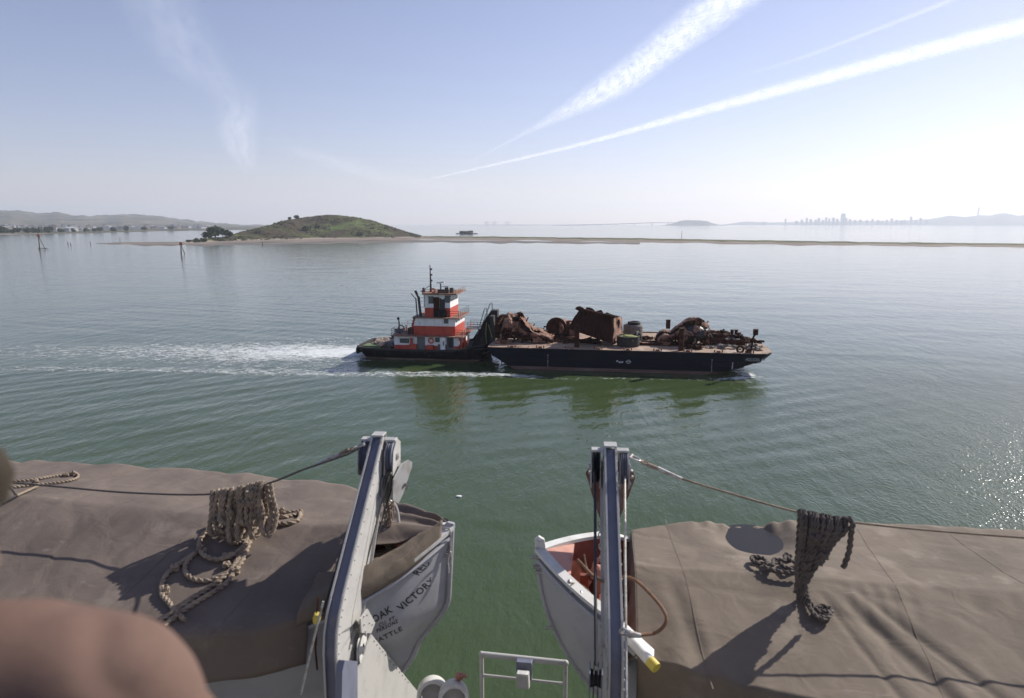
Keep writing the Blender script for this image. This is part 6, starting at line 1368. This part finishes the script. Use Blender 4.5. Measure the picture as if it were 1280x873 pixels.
for P_ in (((562, 664), (562, 690), (553, 692), (545, 697)), ((562, 664), (563, 688), (560, 700), (561, 716)), ((545, 668), (552, 662), (562, 662), (563, 680)), ((563, 686), (550, 694), (546, 700), (558, 696), (563, 690), (564, 706))): mb.rope([at(x, y, Y=4.57-.012*j) for j, (x, y) in enumerate(P_)], .006)
mb.build('cord', M['galv'], ls); mb = MB(); mb.torus(at(551, 667, Y=4.56), (0, 1, .3), .025, .009, 16, 6); mb.torus(at(543, 668, Y=4.58), (.5, 1, .3), .035, .009, 18, 6); mb.build('ring', M['rust'], ls, smooth=True)
mb = MB(); mb.prism([(L_.xb+.02, YCB-.012, 17.78), (L_.xb+.03, YCB-.012, 17.83), (L_.xb-.02, YCB-.012, 17.84), (L_.xb-.06, YCB-.012, 17.80), (L_.xb-.05, YCB-.012, 17.74)], (0, .03, 0)); mb.build('stem_lug', M['hull_grey'], lb, bevel=.003)
# hanging chain and cord behind the right davit
t_ = empty('hook_chain', (0, 0, 0)); tag(t_, 'pale chain and thin cords hanging into the open red bow behind the right davit', 'chain'); mb = MB(); C0, C1 = at(750, 655, Y=4.72), at(752, 705, Y=4.62)
for k in range(7):
    p_ = C0.lerp(C1, k/7); q = [Vector((cos(a)*.014, 0, sin(a)*.024)) for a in [j*pi/6 for j in range(12)]]
    if k % 2: q = [Vector((0, v.x, v.z)) for v in q]
    mb.tube([p_+v for v in q], .0055, 6, closed=True)
mb.build('chain_link', M['galv'], t_, smooth=True)
mb = MB(); mb.rope([at(x, y, Y=Y_) for x, y, Y_ in ((712, 729, 4.2), (725, 731, 4.3), (738, 742, 4.25), (745, 765, 4.15), (752, 785, 4.05))], .005); mb.rope([at(x, y, Y=Y_) for x, y, Y_ in ((730, 693, 4.5), (735, 712, 4.45), (752, 725, 4.4), (770, 735, 4.3))], .005); mb.build('cord', M['wood'], t_)
# ------------------------------------------------------------------ railing with floodlight at the ship side
rl = empty('side_railing', (0, 0, 0)); tag(rl, 'grey pipe railing in the gap between the two lifeboats', 'railing'); Y_ = 5.12
a_, c_ = at(602, 818, Y=Y_), at(707, 829, Y=Y_); a2, c2 = at(603, 844, Y=Y_), at(707, 855, Y=Y_)
mb = MB(); mb.cyl(a_, c_, .024, 12); mb.build('top_rail', M['steel_grey'], rl, smooth=True); mb = MB(); mb.cyl(a2, c2, .012, 10); mb.build('middle_rail', M['steel_grey'], rl, smooth=True)
for p_ in (a_, c_): mb = MB(); mb.cyl((p_.x, p_.y, 15.42), (p_.x, p_.y, p_.z+.01), .018, 10); mb.ball((p_.x, p_.y, p_.z), .026, 6); mb.build('stanchion', M['steel_grey'], rl, smooth=True)
t_ = empty('floodlight', at(655, 836, Y=Y_-.08)); tag(t_, 'small boxy floodlight clamped to the railing between the boats', 'floodlight'); mb = MB(); mb.cbox((0, .02, -.02), (.13, .06, .16)); mb.build('bracket', M['blue_web_shade'], t_, bevel=.004)
mb = MB(); mb.prism([(-.05, -.04, .015), (.05, -.04, .015), (.06, -.06, -.11), (-.04, -.06, -.11)], (0, -.09, .03)); mb.build('housing', M['steel_grey'], t_, bevel=.006); mb = MB(); mb.cbox((0, -.115, .035), (.085, .05, .022)); mb.build('hood', M['hull_white'], t_, bevel=.003)
# floating fleck on the water
p_ = at(573.5, 620.5, z=.05); mb = MB(); mb.ball(p_, .16, 5, (1.5, 1, .4), .3); tag(mb.build('floating_debris', M['tug_white']), 'tiny white fleck floating on the green water between the boats', 'debris')
# ------------------------------------------------------------------ PERSON at the left edge (very close, out of focus)
pr = empty('person', (-.95, .42, 18.1)); tag(pr, 'person in a brown coat at the lower left edge, very close and blurred', 'person')
def skin_body(name, verts, edges, radii, m, par, sub=2, root=0):
    me = bpy.data.meshes.new(name); me.from_pydata(verts, edges, []); o = bpy.data.objects.new(name, me); C.collection.objects.link(o); o.parent = par
    md = o.modifiers.new('skin', 'SKIN'); 
    for i, r_ in enumerate(radii):
        me.skin_vertices[0].data[i].radius = (r_, r_) if not isinstance(r_, tuple) else r_
        me.skin_vertices[0].data[i].use_root = (i == root)
    s_ = o.modifiers.new('sub', 'SUBSURF'); s_.levels = sub; s_.render_levels = sub; me.materials.append(m)
    dg = bpy.context.evaluated_depsgraph_get(); me2 = bpy.data.meshes.new_from_object(o.evaluated_get(dg)); me2.materials.clear(); me2.materials.append(m); o.modifiers.clear(); o.data = me2; me2.polygons.foreach_set('use_smooth', [True]*len(me2.polygons)); me2.name = name
    return o
pr.location = (-.755, .535, 18.075); pr.rotation_euler.z = YAW
hv = [(0, 0, .95), (0, .0, 1.2), (0, .0, 1.42), (0, .0, 1.56), (0, .03, 1.66), (0, .04, 1.76),
      (.20, 0, 1.44), (.31, -.02, 1.18), (.30, .10, .96), (.29, .14, .93), (-.20, 0, 1.44), (-.31, -.02, 1.18), (-.30, .10, .96), (-.29, .14, .93),
      (.10, 0, .88), (.12, .02, .48), (.12, 0, .08), (.13, .14, .03), (-.10, 0, .88), (-.12, .02, .48), (-.12, 0, .08), (-.13, .14, .03)]
he = [(0, 1), (1, 2), (2, 3), (3, 4), (4, 5), (2, 6), (6, 7), (7, 8), (8, 9), (2, 10), (10, 11), (11, 12), (12, 13), (0, 14), (14, 15), (15, 16), (16, 17), (0, 18), (18, 19), (19, 20), (20, 21)]
hr = [.14, .12, .13, .055, .085, .095, .06, .042, .028, .034, .06, .042, .028, .034, .09, .058, .04, .035, .09, .058, .04, .035]
for s_, w0 in ((1, 9), (-1, 13)):
    for k in range(5):
        bx, by, bz = hv[w0]
        if k < 4: f = [(bx+s_*(.027-.018*k), by+.045, bz+.004), (bx+s_*(.03-.02*k), by+.075+.008*(k in (1, 2)), bz+.0), (bx+s_*(.03-.02*k), by+.088+.008*(k in (1, 2)), bz-.028)]
        else: f = [(bx-s_*.035, by+.01, bz), (bx-s_*.052, by+.035, bz-.008), (bx-s_*.05, by+.055, bz-.02)]
        b0 = len(hv); hv += f; he += [(w0, b0), (b0, b0+1), (b0+1, b0+2)]; hr += [.0095, .0085, .007]
body = skin_body('body', hv, he, hr, M['skin'], pr)
# face: nose, ears, eyes, mouth
mb = MB(); mb.tube([(0, .135, 1.745), (0, .155, 1.715), (0, .14, 1.70)], [.008, .016, .010], 8)
for s_ in (-1, 1): mb.ball((s_*.092, .03, 1.72), .026, 6, (.35, .8, 1.1)); mb.ball((s_*.034, .122, 1.748), .012, 6)
mb.tube([(-.025, .128, 1.668), (0, .136, 1.666), (.025, .128, 1.668)], .006, 6); mb.build('face', M['skin'], pr, smooth=True)
mb = MB(); mb.ball((0, .0, 1.735), .122, 14, (.95, 1.02, 1.2), .12); mb.ball((0, -.02, 1.63), .105, 12, (1.0, .95, 1.0), .15); mb.build('hair', M['hair'], pr, smooth=True)
mb = MB(); mb.lathe([(0, .16), (.06, .15), (.10, .11), (.122, .04), (.126, 0), (.118, -.01)], (0, .01, 1.775), (0, -.12, 1), 28); mb.build('hat', M['knit'], pr, smooth=True)
mb = MB(); mb.torus((0, .005, 1.60), (0, -.15, 1), .088, .026, 30, 10); mb.ball((.143, .01, 1.675), .028, 8, (.8, 1, 1.2), .2); mb.build('scarf', M['knit'], pr, smooth=True)
cv = [(0, 0, .86), (0, 0, 1.05), (0, .0, 1.25), (0, -.01, 1.42), (0, -.01, 1.52), (.14, -.01, 1.495), (.265, .0, 1.465), (.35, -.01, 1.18), (.31, .09, .99), (-.14, -.01, 1.485), (-.255, .0, 1.455), (-.35, -.01, 1.18), (-.31, .09, .99)]
ce = [(0, 1), (1, 2), (2, 3), (3, 4), (3, 5), (5, 6), (6, 7), (7, 8), (3, 9), (9, 10), (10, 11), (11, 12)]
cb = MB(); cb.torus((0, -.005, 1.555), (0, -.1, 1), .082, .042, 28, 10); cb.build('collar', M['coat'], pr, smooth=True)
coat = skin_body('coat', cv, ce, [(.19, .15), (.17, .14), (.17, .14), (.16, .13), (.085, .085), .095, .088, .068, .055, .095, .088, .068, .055], M['coat'], pr, sub=4)
for v in coat.data.vertices:
    n_ = mnoise.noise(v.co*9)*.006+mnoise.noise(v.co*22)*.002-.007*(1-min(1, 4*abs(mnoise.noise(Vector((v.co.x*9, v.co.y*5, v.co.z*7)))))); v.co += v.normal*n_
tv = [(0, 0, .95), (.10, 0, .86), (.125, .02, .48), (.125, 0, .10), (-.10, 0, .86), (-.125, .02, .48), (-.125, 0, .10)]
skin_body('trousers', tv, [(0, 1), (1, 2), (2, 3), (0, 4), (4, 5), (5, 6)], [.14, .1, .075, .07, .1, .075, .07], M['jeans'], pr)
for s_ in (-1, 1): mb = MB(); mb.ball((s_*.125, .06, .045), .06, 8, (.85, 2.2, .85)); mb.build('shoe', M['black'], pr, smooth=True)
